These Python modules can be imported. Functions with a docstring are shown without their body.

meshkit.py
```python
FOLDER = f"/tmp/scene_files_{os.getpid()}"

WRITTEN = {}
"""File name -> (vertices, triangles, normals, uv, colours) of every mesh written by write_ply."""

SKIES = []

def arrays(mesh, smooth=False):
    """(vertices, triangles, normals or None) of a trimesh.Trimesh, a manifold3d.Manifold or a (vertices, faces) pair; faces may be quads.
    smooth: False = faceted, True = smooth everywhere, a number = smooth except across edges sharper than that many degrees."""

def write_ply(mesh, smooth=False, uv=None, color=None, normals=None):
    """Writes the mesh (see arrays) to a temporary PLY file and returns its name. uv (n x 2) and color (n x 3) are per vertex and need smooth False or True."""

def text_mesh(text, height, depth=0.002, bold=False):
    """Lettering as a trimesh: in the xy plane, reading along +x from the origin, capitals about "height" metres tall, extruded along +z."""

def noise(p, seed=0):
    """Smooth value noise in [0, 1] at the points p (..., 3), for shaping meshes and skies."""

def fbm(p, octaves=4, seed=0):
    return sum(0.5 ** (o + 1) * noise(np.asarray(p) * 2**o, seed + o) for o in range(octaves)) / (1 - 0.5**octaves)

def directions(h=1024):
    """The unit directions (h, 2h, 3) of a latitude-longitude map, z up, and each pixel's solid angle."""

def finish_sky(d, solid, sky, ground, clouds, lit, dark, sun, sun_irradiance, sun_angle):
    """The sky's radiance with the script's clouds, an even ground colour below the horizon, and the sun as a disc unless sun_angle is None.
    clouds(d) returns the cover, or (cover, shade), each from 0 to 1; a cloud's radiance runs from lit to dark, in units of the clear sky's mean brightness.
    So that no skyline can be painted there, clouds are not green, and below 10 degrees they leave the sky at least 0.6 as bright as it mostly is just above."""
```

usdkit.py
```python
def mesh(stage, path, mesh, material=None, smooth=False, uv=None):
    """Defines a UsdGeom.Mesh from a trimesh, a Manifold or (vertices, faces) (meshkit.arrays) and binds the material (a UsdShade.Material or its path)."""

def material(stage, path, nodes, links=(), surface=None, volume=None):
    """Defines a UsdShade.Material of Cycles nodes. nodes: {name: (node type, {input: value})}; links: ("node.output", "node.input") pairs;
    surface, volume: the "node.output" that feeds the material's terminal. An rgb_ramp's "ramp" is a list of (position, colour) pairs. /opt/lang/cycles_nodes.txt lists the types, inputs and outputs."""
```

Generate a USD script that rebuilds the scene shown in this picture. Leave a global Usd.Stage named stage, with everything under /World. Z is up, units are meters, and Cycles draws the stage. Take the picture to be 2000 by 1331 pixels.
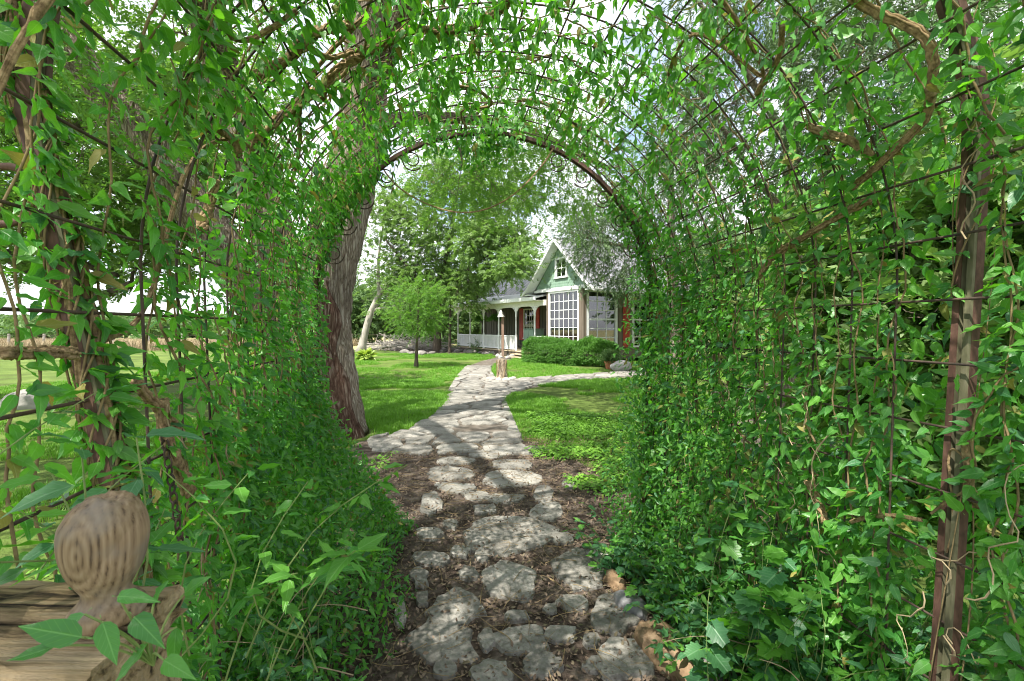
import math, numpy as np, trimesh, shapely, usdkit, meshkit
from shapely.geometry import Polygon, LineString, Point
from scipy.spatial import Voronoi
from scipy.spatial.transform import Rotation
from pxr import Usd, UsdGeom, UsdLux, UsdShade, Gf, Vt, Sdf

stage = Usd.Stage.CreateInMemory()
UsdGeom.Xform.Define(stage, '/World')

# ------------------------------------------------------------------ camera, sky, sun, exposure
F, HOR, EYE = 944.0, 640.0, 1.65            # focal length and horizon in pixels of the 2000 px wide picture, eye height
cam = UsdGeom.Camera.Define(stage, '/World/camera')
cam.CreateHorizontalApertureAttr(36.0)
cam.CreateFocalLengthAttr(F / 2000 * 36.0)
cam.CreateVerticalApertureOffsetAttr(-(665.5 - HOR) / 2000 * 36.0)
cam.CreateClippingRangeAttr((0.05, 5000.0))
cam.CreateFStopAttr(14.0)
cam.CreateFocusDistanceAttr(4.5)
cam.CreateExposureAttr(1.34)
_x = UsdGeom.Xformable(cam)
_x.AddTranslateOp().Set((0, 0, EYE))
_x.AddRotateXOp().Set(90)

SUN_EL = math.radians(60)
SUN_AZ = math.atan2(-0.62, -0.80)           # from behind the camera and to its left
SUN = np.array([math.sin(SUN_AZ) * math.cos(SUN_EL), math.cos(SUN_AZ) * math.cos(SUN_EL), math.sin(SUN_EL)])
sky_mat = usdkit.material(stage, '/World/Looks/sky_clouds', {
    "s": ("sky_texture", {"sky_type": "single_scattering", "sun_disc": False, "sun_elevation": SUN_EL, "sun_rotation": SUN_AZ, "air_density": 1.0, "aerosol_density": 1.3}),
    "tc": ("texture_coordinate", {}), "n": ("noise_texture", {"scale": 3.2, "detail": 6, "roughness": 0.6}),
    "r": ("rgb_ramp", {"ramp": [(0.37, (0.12, 0.12, 0.12)), (0.53, (0.96, 0.96, 0.96))]}),
    "m": ("mix", {"color2": (6.2, 6.3, 6.6)}), "b": ("background_shader", {"strength": 0.12})},
    [("tc.generated", "n.vector"), ("n.fac", "r.fac"), ("r.color", "m.fac"), ("s.color", "m.color1"), ("m.color", "b.color")], surface="b.background")
sky = UsdLux.DomeLight.Define(stage, '/World/sky')
UsdShade.MaterialBindingAPI.Apply(sky.GetPrim()).Bind(sky_mat)
sun = UsdLux.DistantLight.Define(stage, '/World/sun')
sun.CreateIntensityAttr(1.25); sun.CreateNormalizeAttr(True); sun.CreateAngleAttr(0.5); sun.CreateColorAttr((1.0, 0.95, 0.86))
_q = Gf.Rotation(Gf.Vec3d(0, 0, 1), Gf.Vec3d(*SUN)).GetQuat()
UsdGeom.Xformable(sun).AddOrientOp().Set(Gf.Quatf(_q))

# ------------------------------------------------------------------ helpers
used = {}
def numbered(path):
    k = used.get(path, -1) + 1
    used[path] = k
    return path if k == 0 else f"{path}_{k:03d}"

def tag(prim, label=None, cat=None, group=None, kind=None):
    p = prim.GetPrim() if hasattr(prim, 'GetPrim') else stage.GetPrimAtPath(prim)
    for k, v in (("label", label), ("category", cat), ("group", group), ("kind", kind)):
        if v:
            p.SetCustomDataByKey(k, v)

def thing(name, label=None, cat=None, loc=(0, 0, 0), rz=0, group=None, kind=None):
    path = numbered('/World/' + name)
    x = UsdGeom.Xform.Define(stage, path)
    x.AddTranslateOp().Set(tuple(map(float, loc)))
    if rz:
        x.AddRotateZOp().Set(math.degrees(rz))
    tag(x, label, cat, group, kind)
    return path

def part(parent, name, mesh, mat, smooth=False, label=None, kind=None):
    path = numbered(parent + '/' + name)
    uv = mesh[2] if isinstance(mesh, tuple) and len(mesh) > 2 else None
    usdkit.mesh(stage, path, mesh[:2] if uv is not None else mesh, mat, smooth, uv)
    tag(path, label, kind=kind)
    return path

def top(name, mesh, mat, label=None, cat=None, smooth=False, group=None, kind=None):
    path = numbered('/World/' + name)
    usdkit.mesh(stage, path, mesh, mat, smooth)
    tag(path, label, cat, group, kind)
    return path

def cat(ms):
    vs, fs, n = [], [], 0
    for m in ms:
        v, f = (np.asarray(m.vertices), np.asarray(m.faces)) if hasattr(m, 'vertices') else m
        f = np.asarray(f)
        if f.shape[1] == 4:
            f = np.vstack([f[:, [0, 1, 2]], f[:, [0, 2, 3]]])
        vs.append(v); fs.append(f + n); n += len(v)
    return np.vstack(vs), np.vstack(fs)

def move(m, loc=(0, 0, 0), rz=0.0):
    v, f = (np.asarray(m.vertices), np.asarray(m.faces)) if hasattr(m, 'vertices') else m
    c, s = math.cos(rz), math.sin(rz)
    return v @ np.array([[c, s, 0], [-s, c, 0], [0, 0, 1.0]]) + np.asarray(loc, float), f

def box(x0, x1, y0, y1, z0, z1):
    b = trimesh.creation.box(bounds=[[min(x0, x1), min(y0, y1), min(z0, z1)], [max(x0, x1), max(y0, y1), max(z0, z1)]])
    return np.asarray(b.vertices), np.asarray(b.faces)

def bevel_box(x0, x1, y0, y1, z0, z1, c=0.006):
    pts = []
    for sx in (0, 1):
        for sy in (0, 1):
            for sz in (0, 1):
                p = [(x0, x1)[sx], (y0, y1)[sy], (z0, z1)[sz]]
                s = [(1, -1)[sx], (1, -1)[sy], (1, -1)[sz]]
                for k in range(3):
                    q = [p[j] + (s[j] * c if j != k else 0) for j in range(3)]
                    pts.append(q)
    h = trimesh.convex.convex_hull(np.array(pts))
    return np.asarray(h.vertices), np.asarray(h.faces)

def tube(points, radii, sides=5, cap=True):
    p = np.asarray(points, float)
    t = np.gradient(p, axis=0)
    t /= np.linalg.norm(t, axis=1, keepdims=True) + 1e-12
    ref = np.array([0.31, 0.2, 0.93]) if np.abs(t[:, 2]).mean() < 0.7 else np.array([0.9, 0.38, 0.1])
    a = np.cross(t, ref); a /= np.linalg.norm(a, axis=1, keepdims=True) + 1e-12
    b = np.cross(t, a); ang = np.arange(sides) * 2 * np.pi / sides
    rr = np.broadcast_to(np.asarray(radii, float), (len(p),)) if np.ndim(radii) < 2 else np.asarray(radii)
    if rr.ndim == 1:
        rr = rr[:, None]
    v = p[:, None] + rr[..., None] * (np.cos(ang)[None, :, None] * a[:, None] + np.sin(ang)[None, :, None] * b[:, None])
    i, j = np.meshgrid(np.arange(len(p) - 1), np.arange(sides), indexing="ij")
    q = np.stack([i * sides + j, i * sides + (j + 1) % sides, (i + 1) * sides + (j + 1) % sides, (i + 1) * sides + j], -1).reshape(-1, 4)
    f = np.vstack([q[:, [0, 1, 2]], q[:, [0, 2, 3]]])
    v = v.reshape(-1, 3)
    if cap:
        n0 = len(v); v = np.vstack([v, p[:1], p[-1:]])
        k = np.arange(sides); e = (len(p) - 1) * sides
        f = np.vstack([f, np.stack([np.full(sides, n0), (k + 1) % sides, k], 1), np.stack([np.full(sides, n0 + 1), e + k, e + (k + 1) % sides], 1)])
    return v, f

def spline(pts, n):
    from scipy.interpolate import CubicSpline
    p = np.asarray(pts, float)
    d = np.r_[0, np.cumsum(np.linalg.norm(np.diff(p, axis=0), axis=1))]
    if len(p) == 2:
        return p[0] + np.linspace(0, 1, n)[:, None] * (p[1] - p[0])
    return CubicSpline(d, p, bc_type='natural')(np.linspace(0, d[-1], n))

def lathe(profile, sides=24):
    pr = np.asarray(profile, float); n = len(pr)
    ang = np.arange(sides) * 2 * np.pi / sides
    v = np.stack([pr[:, None, 0] * np.cos(ang), pr[:, None, 0] * np.sin(ang), np.broadcast_to(pr[:, None, 1], (n, sides))], -1).reshape(-1, 3)
    i, j = np.meshgrid(np.arange(n - 1), np.arange(sides), indexing='ij')
    q = np.stack([i * sides + j, i * sides + (j + 1) % sides, (i + 1) * sides + (j + 1) % sides, (i + 1) * sides + j], -1).reshape(-1, 4)
    return v, q

def frames(x, n):
    x = x / (np.linalg.norm(x, axis=1, keepdims=True) + 1e-9)
    y = np.cross(n, x); y /= np.linalg.norm(y, axis=1, keepdims=True) + 1e-9
    z = np.cross(x, y)
    return np.stack([x, y, z], -1)

def unit(v):
    return v / (np.linalg.norm(v, axis=-1, keepdims=True) + 1e-9)

def instancer(path, protos, P, R, S, idx, kind='stuff', label=None):
    """One scattered object: protos is a list of (mesh, material, smooth)."""
    path = numbered(path)
    pi = UsdGeom.PointInstancer.Define(stage, path)
    for k, (m, mt, sm) in enumerate(protos):
        usdkit.mesh(stage, f"{path}/piece_{k:03d}", m[:2], mt, sm, m[2] if len(m) > 2 else None)
        pi.CreatePrototypesRel().AddTarget(f"{path}/piece_{k:03d}")
    q = Rotation.from_matrix(R).as_quat()
    pi.CreatePositionsAttr(Vt.Vec3fArray.FromNumpy(np.asarray(P, np.float32)))
    pi.CreateProtoIndicesAttr(Vt.IntArray.FromNumpy(np.asarray(idx, np.int32)))
    pi.CreateOrientationsAttr(Vt.QuathArray([Gf.Quath(float(w), float(a), float(b), float(c)) for a, b, c, w in q]))
    S = np.asarray(S, float)
    if S.ndim == 1:
        S = np.repeat(S[:, None], 3, 1)
    pi.CreateScalesAttr(Vt.Vec3fArray.FromNumpy(S.astype(np.float32)))
    tag(pi, label, kind=kind)
    return path

def rz_mats(a):
    c, s, o, l = np.cos(a), np.sin(a), np.zeros_like(a), np.ones_like(a)
    return np.stack([np.stack([c, -s, o], -1), np.stack([s, c, o], -1), np.stack([o, o, l], -1)], -2)

def at(u, v, Y):                        # the point at depth Y on the line of sight through a pixel of the 2000 x 1331 photograph
    return np.array([(u - 1000) / F * Y, Y, EYE - (v - HOR) / F * Y])
def gnd(u, v, z=0.0):
    Y = (EYE - z) * F / (v - HOR)
    return np.array([(u - 1000) / F * Y, Y, z])
def pix(P):
    P = np.asarray(P, float)
    return 1000 + F * P[..., 0] / P[..., 1], HOR + F * (EYE - P[..., 2]) / P[..., 1]

# ------------------------------------------------------------------ materials
def pm(name, cols, scale=6, rough=0.8, bump=0.3, bscale=None, stretch=(1, 1, 1), spec=0.3, detail=5, dist=0.02, metal=0.0, obj=False, lo=0.3, hi=0.7, distortion=0.0, vary=0.0):
    n = {"g": ("geometry", {}), "tc": ("texture_coordinate", {}), "mp": ("mapping", {"scale": stretch}),
         "n": ("noise_texture", {"scale": scale, "detail": detail, "roughness": 0.6, "distortion": distortion}),
         "n2": ("noise_texture", {"scale": bscale or scale * 4, "detail": 6, "roughness": 0.65}),
         "r": ("rgb_ramp", {"ramp": [(lo + (hi - lo) * i / max(1, len(cols) - 1), c) for i, c in enumerate(cols)]}),
         "b": ("bump", {"strength": bump, "distance": dist}),
         "p": ("principled_bsdf", {"roughness": rough, "specular_ior_level": spec, "metallic": metal})}
    l = [("tc.object" if obj else "g.position", "mp.vector"), ("mp.vector", "n.vector"), ("mp.vector", "n2.vector"), ("n.fac", "r.fac"), ("n2.fac", "b.height"), ("b.normal", "p.normal")]
    if vary:
        n["o"] = ("object_info", {}); n["mr"] = ("map_range", {"to_min": 1 - vary, "to_max": 1 + vary}); n["h"] = ("hsv", {})
        l += [("o.random", "mr.value"), ("mr.result", "h.value"), ("r.color", "h.color"), ("h.color", "p.base_color")]
    else:
        l += [("r.color", "p.base_color")]
    return usdkit.material(stage, '/World/Looks/' + name, n, l, surface="p.BSDF")

def leaf_mat(name, cols, trans=(0.10, 0.30, 0.02), tf=0.4, rough=0.42, spec=0.4, veins=False):
    n = {"o": ("object_info", {}), "g": ("geometry", {}),
        "r": ("rgb_ramp", {"ramp": [(i / (len(cols) - 1), c) for i, c in enumerate(cols)]}),
        "n": ("noise_texture", {"scale": 1.1, "detail": 3}), "ad": ("math", {"math_type": "multiply_add", "value2": 0.5}),
        "sb": ("math", {"math_type": "multiply", "value2": 0.72}),
        "p": ("principled_bsdf", {"roughness": rough, "specular_ior_level": spec}),
        "t": ("translucent_bsdf", {"color": trans}), "mx": ("mix_closure", {"fac": tf})}
    l = [("g.position", "n.vector"), ("o.random", "sb.value1"), ("n.fac", "ad.value1"), ("sb.value", "ad.value3"), ("ad.value", "r.fac"), ("p.BSDF", "mx.closure1"), ("t.BSDF", "mx.closure2")]
    if veins:                                # st: along and across the leaf; a pale midrib and curved side veins
        n |= {"st": ("attribute", {"attribute": "st"}), "x": ("separate_xyz", {}), "c": ("math", {"math_type": "subtract", "value2": 0.5}), "a": ("math", {"math_type": "absolute"}),
              "m": ("map_range", {"from_min": 0.012, "from_max": 0.045, "to_min": 1.0, "to_max": 0.0, "clamp": True}),
              "k": ("math", {"math_type": "multiply_add", "value2": -0.62}), "k7": ("math", {"math_type": "multiply", "value2": 6.5}), "fr": ("math", {"math_type": "pingpong", "value2": 0.5}),
              "m2": ("map_range", {"from_min": 0.0, "from_max": 0.10, "to_min": 0.55, "to_max": 0.0, "clamp": True}), "mm": ("math", {"math_type": "maximum"}),
              "f": ("math", {"math_type": "multiply", "value2": 0.42}), "mc": ("mix", {"color2": tuple(min(1, 0.10 + 1.35 * c) for c in cols[-1])}), "b": ("bump", {"strength": 0.35, "distance": 0.003, "invert": True})}
        l += [("st.vector", "x.vector"), ("x.y", "c.value1"), ("c.value", "a.value1"), ("a.value", "m.value"), ("a.value", "k.value1"), ("x.x", "k.value3"), ("k.value", "k7.value1"), ("k7.value", "fr.value1"),
              ("fr.value", "m2.value"), ("m.result", "mm.value1"), ("m2.result", "mm.value2"), ("mm.value", "f.value1"), ("f.value", "mc.fac"), ("r.color", "mc.color1"), ("mc.color", "p.base_color"), ("mm.value", "b.height"), ("b.normal", "p.normal")]
    else:
        l += [("r.color", "p.base_color")]
    return usdkit.material(stage, '/World/Looks/' + name, n, l, surface="mx.closure")

M = {}
M['vine'] = leaf_mat('vine_leaf', [(0.022, 0.105, 0.026), (0.036, 0.155, 0.031), (0.058, 0.210, 0.033), (0.095, 0.285, 0.036)], (0.14, 0.48, 0.016), 0.40, 0.36, 0.45, veins=True)
M['vine_light'] = leaf_mat('vine_leaf_light', [(0.050, 0.18, 0.030), (0.085, 0.25, 0.036), (0.13, 0.34, 0.045)], (0.17, 0.52, 0.018), 0.44, 0.38, 0.45, veins=True)
M['vine_old'] = leaf_mat('vine_leaf_old', [(0.10, 0.075, 0.03), (0.24, 0.22, 0.05), (0.16, 0.20, 0.05)], (0.3, 0.26, 0.04), 0.3, 0.6, 0.3, veins=True)
M['creeper'] = leaf_mat('creeper_leaf', [(0.025, 0.095, 0.040), (0.040, 0.140, 0.050), (0.075, 0.205, 0.070)], (0.07, 0.28, 0.03), 0.30, 0.40, 0.45, veins=True)
M['elm'] = leaf_mat('elm_leaf', [(0.050, 0.120, 0.020), (0.080, 0.190, 0.028), (0.120, 0.260, 0.040)], (0.20, 0.42, 0.04), 0.45, 0.5)
M['oak'] = leaf_mat('oak_leaf', [(0.080, 0.140, 0.040), (0.135, 0.220, 0.065), (0.210, 0.315, 0.100)], (0.20, 0.38, 0.05), 0.4, 0.5)
M['cedar'] = leaf_mat('cedar_leaf', [(0.050, 0.095, 0.045), (0.085, 0.150, 0.060), (0.130, 0.210, 0.080)], (0.08, 0.16, 0.03), 0.2, 0.6)
M['far'] = leaf_mat('far_leaf', [(0.055, 0.115, 0.040), (0.090, 0.170, 0.055), (0.130, 0.220, 0.070)], (0.14, 0.26, 0.05), 0.3, 0.6)
M['box'] = leaf_mat('boxwood_leaf', [(0.045, 0.130, 0.022), (0.080, 0.210, 0.032), (0.130, 0.300, 0.045)], (0.10, 0.28, 0.02), 0.35, 0.4)
M['hosta'] = leaf_mat('hosta_leaf', [(0.16, 0.28, 0.04), (0.24, 0.36, 0.06), (0.34, 0.44, 0.10)], (0.3, 0.42, 0.04), 0.35)
M['grass'] = leaf_mat('grass_blade', [(0.075, 0.185, 0.020), (0.115, 0.265, 0.028), (0.180, 0.360, 0.042)], (0.14, 0.36, 0.02), 0.35, 0.5, 0.3)
M['dry'] = leaf_mat('dry_leaf', [(0.055, 0.040, 0.028), (0.12, 0.085, 0.06), (0.20, 0.150, 0.11), (0.09, 0.085, 0.045)], (0.1, 0.07, 0.04), 0.1, 0.8, 0.2)
M['straw'] = pm('dry_straw', [(0.22, 0.17, 0.10), (0.36, 0.29, 0.18)], 20, 0.9, 0.1)
def bark_mat(name, cols, sc, stretch, bump=1.0, dist=0.06):
    """Furrowed bark: long cells, bent by noise, dark where the furrows run."""
    return usdkit.material(stage, '/World/Looks/' + name, {
        "g": ("geometry", {}), "mp": ("mapping", {"scale": stretch}), "nd": ("noise_texture", {"scale": 3.2, "detail": 3}), "mv": ("mix", {"mix_type": "linear_light", "fac": 0.16}),
        "v": ("voronoi_texture", {"scale": sc, "feature": "distance_to_edge"}), "n": ("noise_texture", {"scale": sc * 2.6, "detail": 7, "roughness": 0.7}), "n3": ("noise_texture", {"scale": 1.3, "detail": 3}),
        "vr": ("map_range", {"from_min": 0.0, "from_max": 0.30, "clamp": True}), "ad": ("math", {"math_type": "multiply_add", "value2": 0.34}), "mu": ("math", {"math_type": "multiply", "value2": 0.85}),
        "r": ("rgb_ramp", {"ramp": [(0.22 + 0.62 * i / (len(cols) - 1), c) for i, c in enumerate(cols)]}), "h": ("hsv", {}), "mr": ("map_range", {"from_min": 0.3, "from_max": 0.7, "to_min": 0.75, "to_max": 1.2}),
        "b": ("bump", {"strength": bump, "distance": dist}), "p": ("principled_bsdf", {"roughness": 0.93, "specular_ior_level": 0.12})},
        [("g.position", "mp.vector"), ("mp.vector", "nd.vector"), ("mp.vector", "mv.color1"), ("nd.color", "mv.color2"), ("mv.color", "v.vector"), ("mp.vector", "n.vector"), ("g.position", "n3.vector"), ("v.distance", "vr.value"), ("n.fac", "mu.value1"),
         ("vr.result", "ad.value1"), ("mu.value", "ad.value3"), ("ad.value", "r.fac"), ("n3.fac", "mr.value"), ("mr.result", "h.value"), ("r.color", "h.color"), ("h.color", "p.base_color"), ("ad.value", "b.height"), ("b.normal", "p.normal")], surface="p.BSDF")
M['bark'] = bark_mat('tree_bark', [(0.055, 0.040, 0.028), (0.15, 0.118, 0.088), (0.28, 0.235, 0.185), (0.42, 0.38, 0.32)], 24, (1, 1, 0.11))
M['bark_red'] = bark_mat('bark_scar', [(0.030, 0.018, 0.013), (0.078, 0.043, 0.031), (0.14, 0.088, 0.066), (0.25, 0.195, 0.155)], 17, (1, 1, 0.2))
M['bark_pale'] = pm('pale_bark', [(0.22, 0.20, 0.17), (0.38, 0.35, 0.31)], 9, 0.9, 0.5, 30, (1, 1, 0.3))
M['bark_dark'] = pm('dark_bark', [(0.050, 0.040, 0.030), (0.12, 0.095, 0.072)], 14, 0.9, 0.6, 30, (1, 1, 0.3))
M['vine_bark'] = pm('vine_bark', [(0.095, 0.062, 0.032), (0.25, 0.175, 0.095), (0.38, 0.285, 0.16)], 70, 0.9, 0.6, 120, (1, 1, 1), 0.15, 5, 0.006)
M['twig'] = pm('vine_twig', [(0.14, 0.10, 0.05), (0.27, 0.20, 0.10)], 30, 0.9, 0.2)
M['stemgreen'] = pm('green_stem', [(0.10, 0.16, 0.04), (0.19, 0.24, 0.08)], 30, 0.7, 0.1)
M['rust'] = pm('rusty_steel', [(0.050, 0.026, 0.018), (0.085, 0.043, 0.030), (0.13, 0.070, 0.050)], 45, 0.75, 0.35, 90, (1, 1, 0.5), 0.4, 6, 0.004)
M['channel'] = pm('weathered_channel', [(0.06, 0.058, 0.034), (0.115, 0.110, 0.062), (0.18, 0.165, 0.11)], 40, 0.7, 0.3, 70, (1, 1, 0.25), 0.3, 6, 0.003)
M['wire'] = pm('rusty_wire', [(0.030, 0.024, 0.020), (0.095, 0.060, 0.042)], 12, 0.7, 0.2, 60, spec=0.35)
M['weathered'] = pm('weathered_timber', [(0.026, 0.019, 0.012), (0.17, 0.122, 0.066), (0.31, 0.230, 0.130), (0.29, 0.225, 0.140), (0.40, 0.31, 0.185)], 16, 0.88, 1.0, 30, (0.16, 2.6, 2.6), 0.15, 8, 0.014, distortion=0.5, lo=0.37, hi=0.63)
M['finial'] = usdkit.material(stage, '/World/Looks/turned_wood', {
    "g": ("texture_coordinate", {}), "mp": ("mapping", {"location": (0.016, 0.0, -0.633), "rotation": (0.0, 0.0, -0.5), "scale": (1, 1, 0.45)}), "mg": ("mapping", {"scale": (1, 1, 0.06)}),
    "w": ("wave_texture", {"wave_type": "rings", "rings_direction": "y", "scale": 46, "distortion": 2.0, "detail": 3, "detail_scale": 1.0}),
    "n": ("noise_texture", {"scale": 230, "detail": 5, "roughness": 0.6}), "n2": ("noise_texture", {"scale": 22, "detail": 5}),
    "ad": ("math", {"math_type": "multiply_add", "value2": 0.20}), "sc": ("math", {"math_type": "multiply", "value2": 0.88}),
    "r": ("rgb_ramp", {"ramp": [(0.30, (0.065, 0.043, 0.027)), (0.42, (0.165, 0.113, 0.068)), (0.62, (0.235, 0.168, 0.103)), (0.85, (0.29, 0.222, 0.148))]}),
    "r2": ("rgb_ramp", {"ramp": [(0.48, (0, 0, 0)), (0.72, (0.8, 0.8, 0.8))]}), "mx": ("mix", {"color2": (0.17, 0.150, 0.128)}),
    "b": ("bump", {"strength": 0.5, "distance": 0.0012}), "p": ("principled_bsdf", {"roughness": 0.82, "specular_ior_level": 0.15})},
    [("g.object", "mp.vector"), ("mp.vector", "w.vector"), ("g.object", "mg.vector"), ("mg.vector", "n.vector"), ("g.object", "n2.vector"), ("w.fac", "ad.value1"), ("n.fac", "sc.value1"), ("sc.value", "ad.value3"), ("ad.value", "r.fac"), ("n2.fac", "r2.fac"), ("r2.color", "mx.fac"), ("r.color", "mx.color1"), ("mx.color", "p.base_color"), ("ad.value", "b.height"), ("b.normal", "p.normal")], surface="p.BSDF")
M['stone'] = usdkit.material(stage, '/World/Looks/limestone_flag', {
    "g": ("geometry", {}), "o": ("object_info", {}), "n": ("noise_texture", {"scale": 5, "detail": 6, "roughness": 0.65}), "n2": ("noise_texture", {"scale": 38, "detail": 6, "roughness": 0.7}),
    "v": ("voronoi_texture", {"scale": 30}), "r": ("rgb_ramp", {"ramp": [(0.30, (0.120, 0.113, 0.098)), (0.5, (0.225, 0.214, 0.190)), (0.70, (0.33, 0.315, 0.285))]}),
    "r2": ("rgb_ramp", {"ramp": [(0.45, (0, 0, 0)), (0.66, (1, 1, 1))]}), "mx": ("mix", {"color2": (0.13, 0.12, 0.10)}), "f": ("math", {"math_type": "multiply", "value2": 0.75}),
    "mr": ("map_range", {"to_min": 0.78, "to_max": 1.18}), "h": ("hsv", {}), "ad": ("math", {"math_type": "add"}),
    "b": ("bump", {"strength": 0.8, "distance": 0.012}), "p": ("principled_bsdf", {"roughness": 0.88, "specular_ior_level": 0.25})},
    [("g.position", "n.vector"), ("g.position", "n2.vector"), ("g.position", "v.vector"), ("n.fac", "r.fac"), ("n2.fac", "r2.fac"), ("r2.color", "f.value1"), ("f.value", "mx.fac"), ("r.color", "mx.color1"), ("o.random", "mr.value"), ("mr.result", "h.value"), ("mx.color", "h.color"), ("h.color", "p.base_color"), ("n2.fac", "ad.value1"), ("v.distance", "ad.value2"), ("ad.value", "b.height"), ("b.normal", "p.normal")], surface="p.BSDF")
M['soil'] = pm('leaf_mould_soil', [(0.030, 0.022, 0.017), (0.068, 0.050, 0.039), (0.125, 0.098, 0.079), (0.20, 0.165, 0.138)], 9, 0.95, 1.0, 45, spec=0.15, detail=8, dist=0.03)
M['pathbed'] = pm('crushed_stone_path', [(0.055, 0.045, 0.035), (0.115, 0.098, 0.080), (0.19, 0.168, 0.142)], 5, 0.95, 0.8, 40, spec=0.15, detail=8, dist=0.02)
M['lawn'] = pm('lawn_ground', [(0.060, 0.075, 0.022), (0.085, 0.13, 0.028), (0.15, 0.20, 0.05)], 0.9, 0.95, 0.8, 25, spec=0.1, detail=7, dist=0.05)
M['hay'] = pm('hayfield_ground', [(0.26, 0.25, 0.11), (0.38, 0.34, 0.17)], 0.2, 0.95, 0.4, 8, spec=0.1)
M['hill'] = pm('wooded_hill', [(0.045, 0.075, 0.040), (0.075, 0.115, 0.060)], 0.05, 0.95, 0.5, 0.6, spec=0.1, dist=1.0)
M['tan_rock'] = pm('tan_river_rock', [(0.085, 0.052, 0.028), (0.185, 0.122, 0.070), (0.27, 0.20, 0.13)], 9, 0.8, 0.8, 50, spec=0.25, dist=0.01, vary=0.15)
M['dark_rock'] = pm('dark_river_rock', [(0.065, 0.065, 0.07), (0.14, 0.14, 0.145), (0.22, 0.19, 0.16)], 8, 0.55, 0.4, 40, spec=0.4, dist=0.01)
M['grey_rock'] = pm('pale_field_rock', [(0.23, 0.22, 0.20), (0.40, 0.38, 0.35)], 5, 0.9, 0.6, 25, spec=0.2, vary=0.2)
M['bed_rock'] = pm('bed_edging_rock', [(0.12, 0.112, 0.10), (0.23, 0.215, 0.195)], 5, 0.9, 0.6, 25, spec=0.2, vary=0.25)
M['white'] = pm('white_paint', [(0.70, 0.71, 0.72), (0.80, 0.80, 0.80)], 5, 0.5, 0.05, 30, spec=0.4)
M['cream'] = pm('cream_paint', [(0.62, 0.62, 0.55), (0.74, 0.73, 0.66)], 5, 0.55, 0.05, 30, spec=0.4)
M['brown'] = pm('brown_boards', [(0.13, 0.105, 0.080), (0.20, 0.165, 0.13)], 6, 0.8, 0.3, 40, (1, 1, 0.1))
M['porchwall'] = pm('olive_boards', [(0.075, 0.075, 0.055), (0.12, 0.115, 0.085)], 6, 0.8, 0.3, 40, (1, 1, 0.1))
M['red'] = pm('red_shutter_paint', [(0.36, 0.035, 0.022), (0.47, 0.060, 0.035)], 5, 0.5, 0.1, 30, spec=0.4)
M['shingle'] = pm('sage_shingles', [(0.15, 0.24, 0.18), (0.205, 0.305, 0.235), (0.25, 0.355, 0.28)], 9, 0.75, 0.2, 40, spec=0.25)
M['roof'] = pm('weathered_metal_roof', [(0.15, 0.155, 0.16), (0.29, 0.295, 0.30), (0.40, 0.39, 0.37)], 3, 0.5, 0.15, 20, (1, 1, 1), 0.5, 5, 0.01, 0.6)
M['sage'] = pm('sage_cabinet_paint', [(0.20, 0.31, 0.25), (0.25, 0.37, 0.30)], 4, 0.5, 0.05, 20)
M['step'] = pm('pale_deck_timber', [(0.36, 0.29, 0.19), (0.50, 0.42, 0.29)], 6, 0.8, 0.3, 30, (0.3, 2, 2))
M['postwood'] = pm('lamp_post_wood', [(0.16, 0.10, 0.075), (0.29, 0.20, 0.155)], 9, 0.85, 0.4, 40, (1, 1, 0.12))
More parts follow.
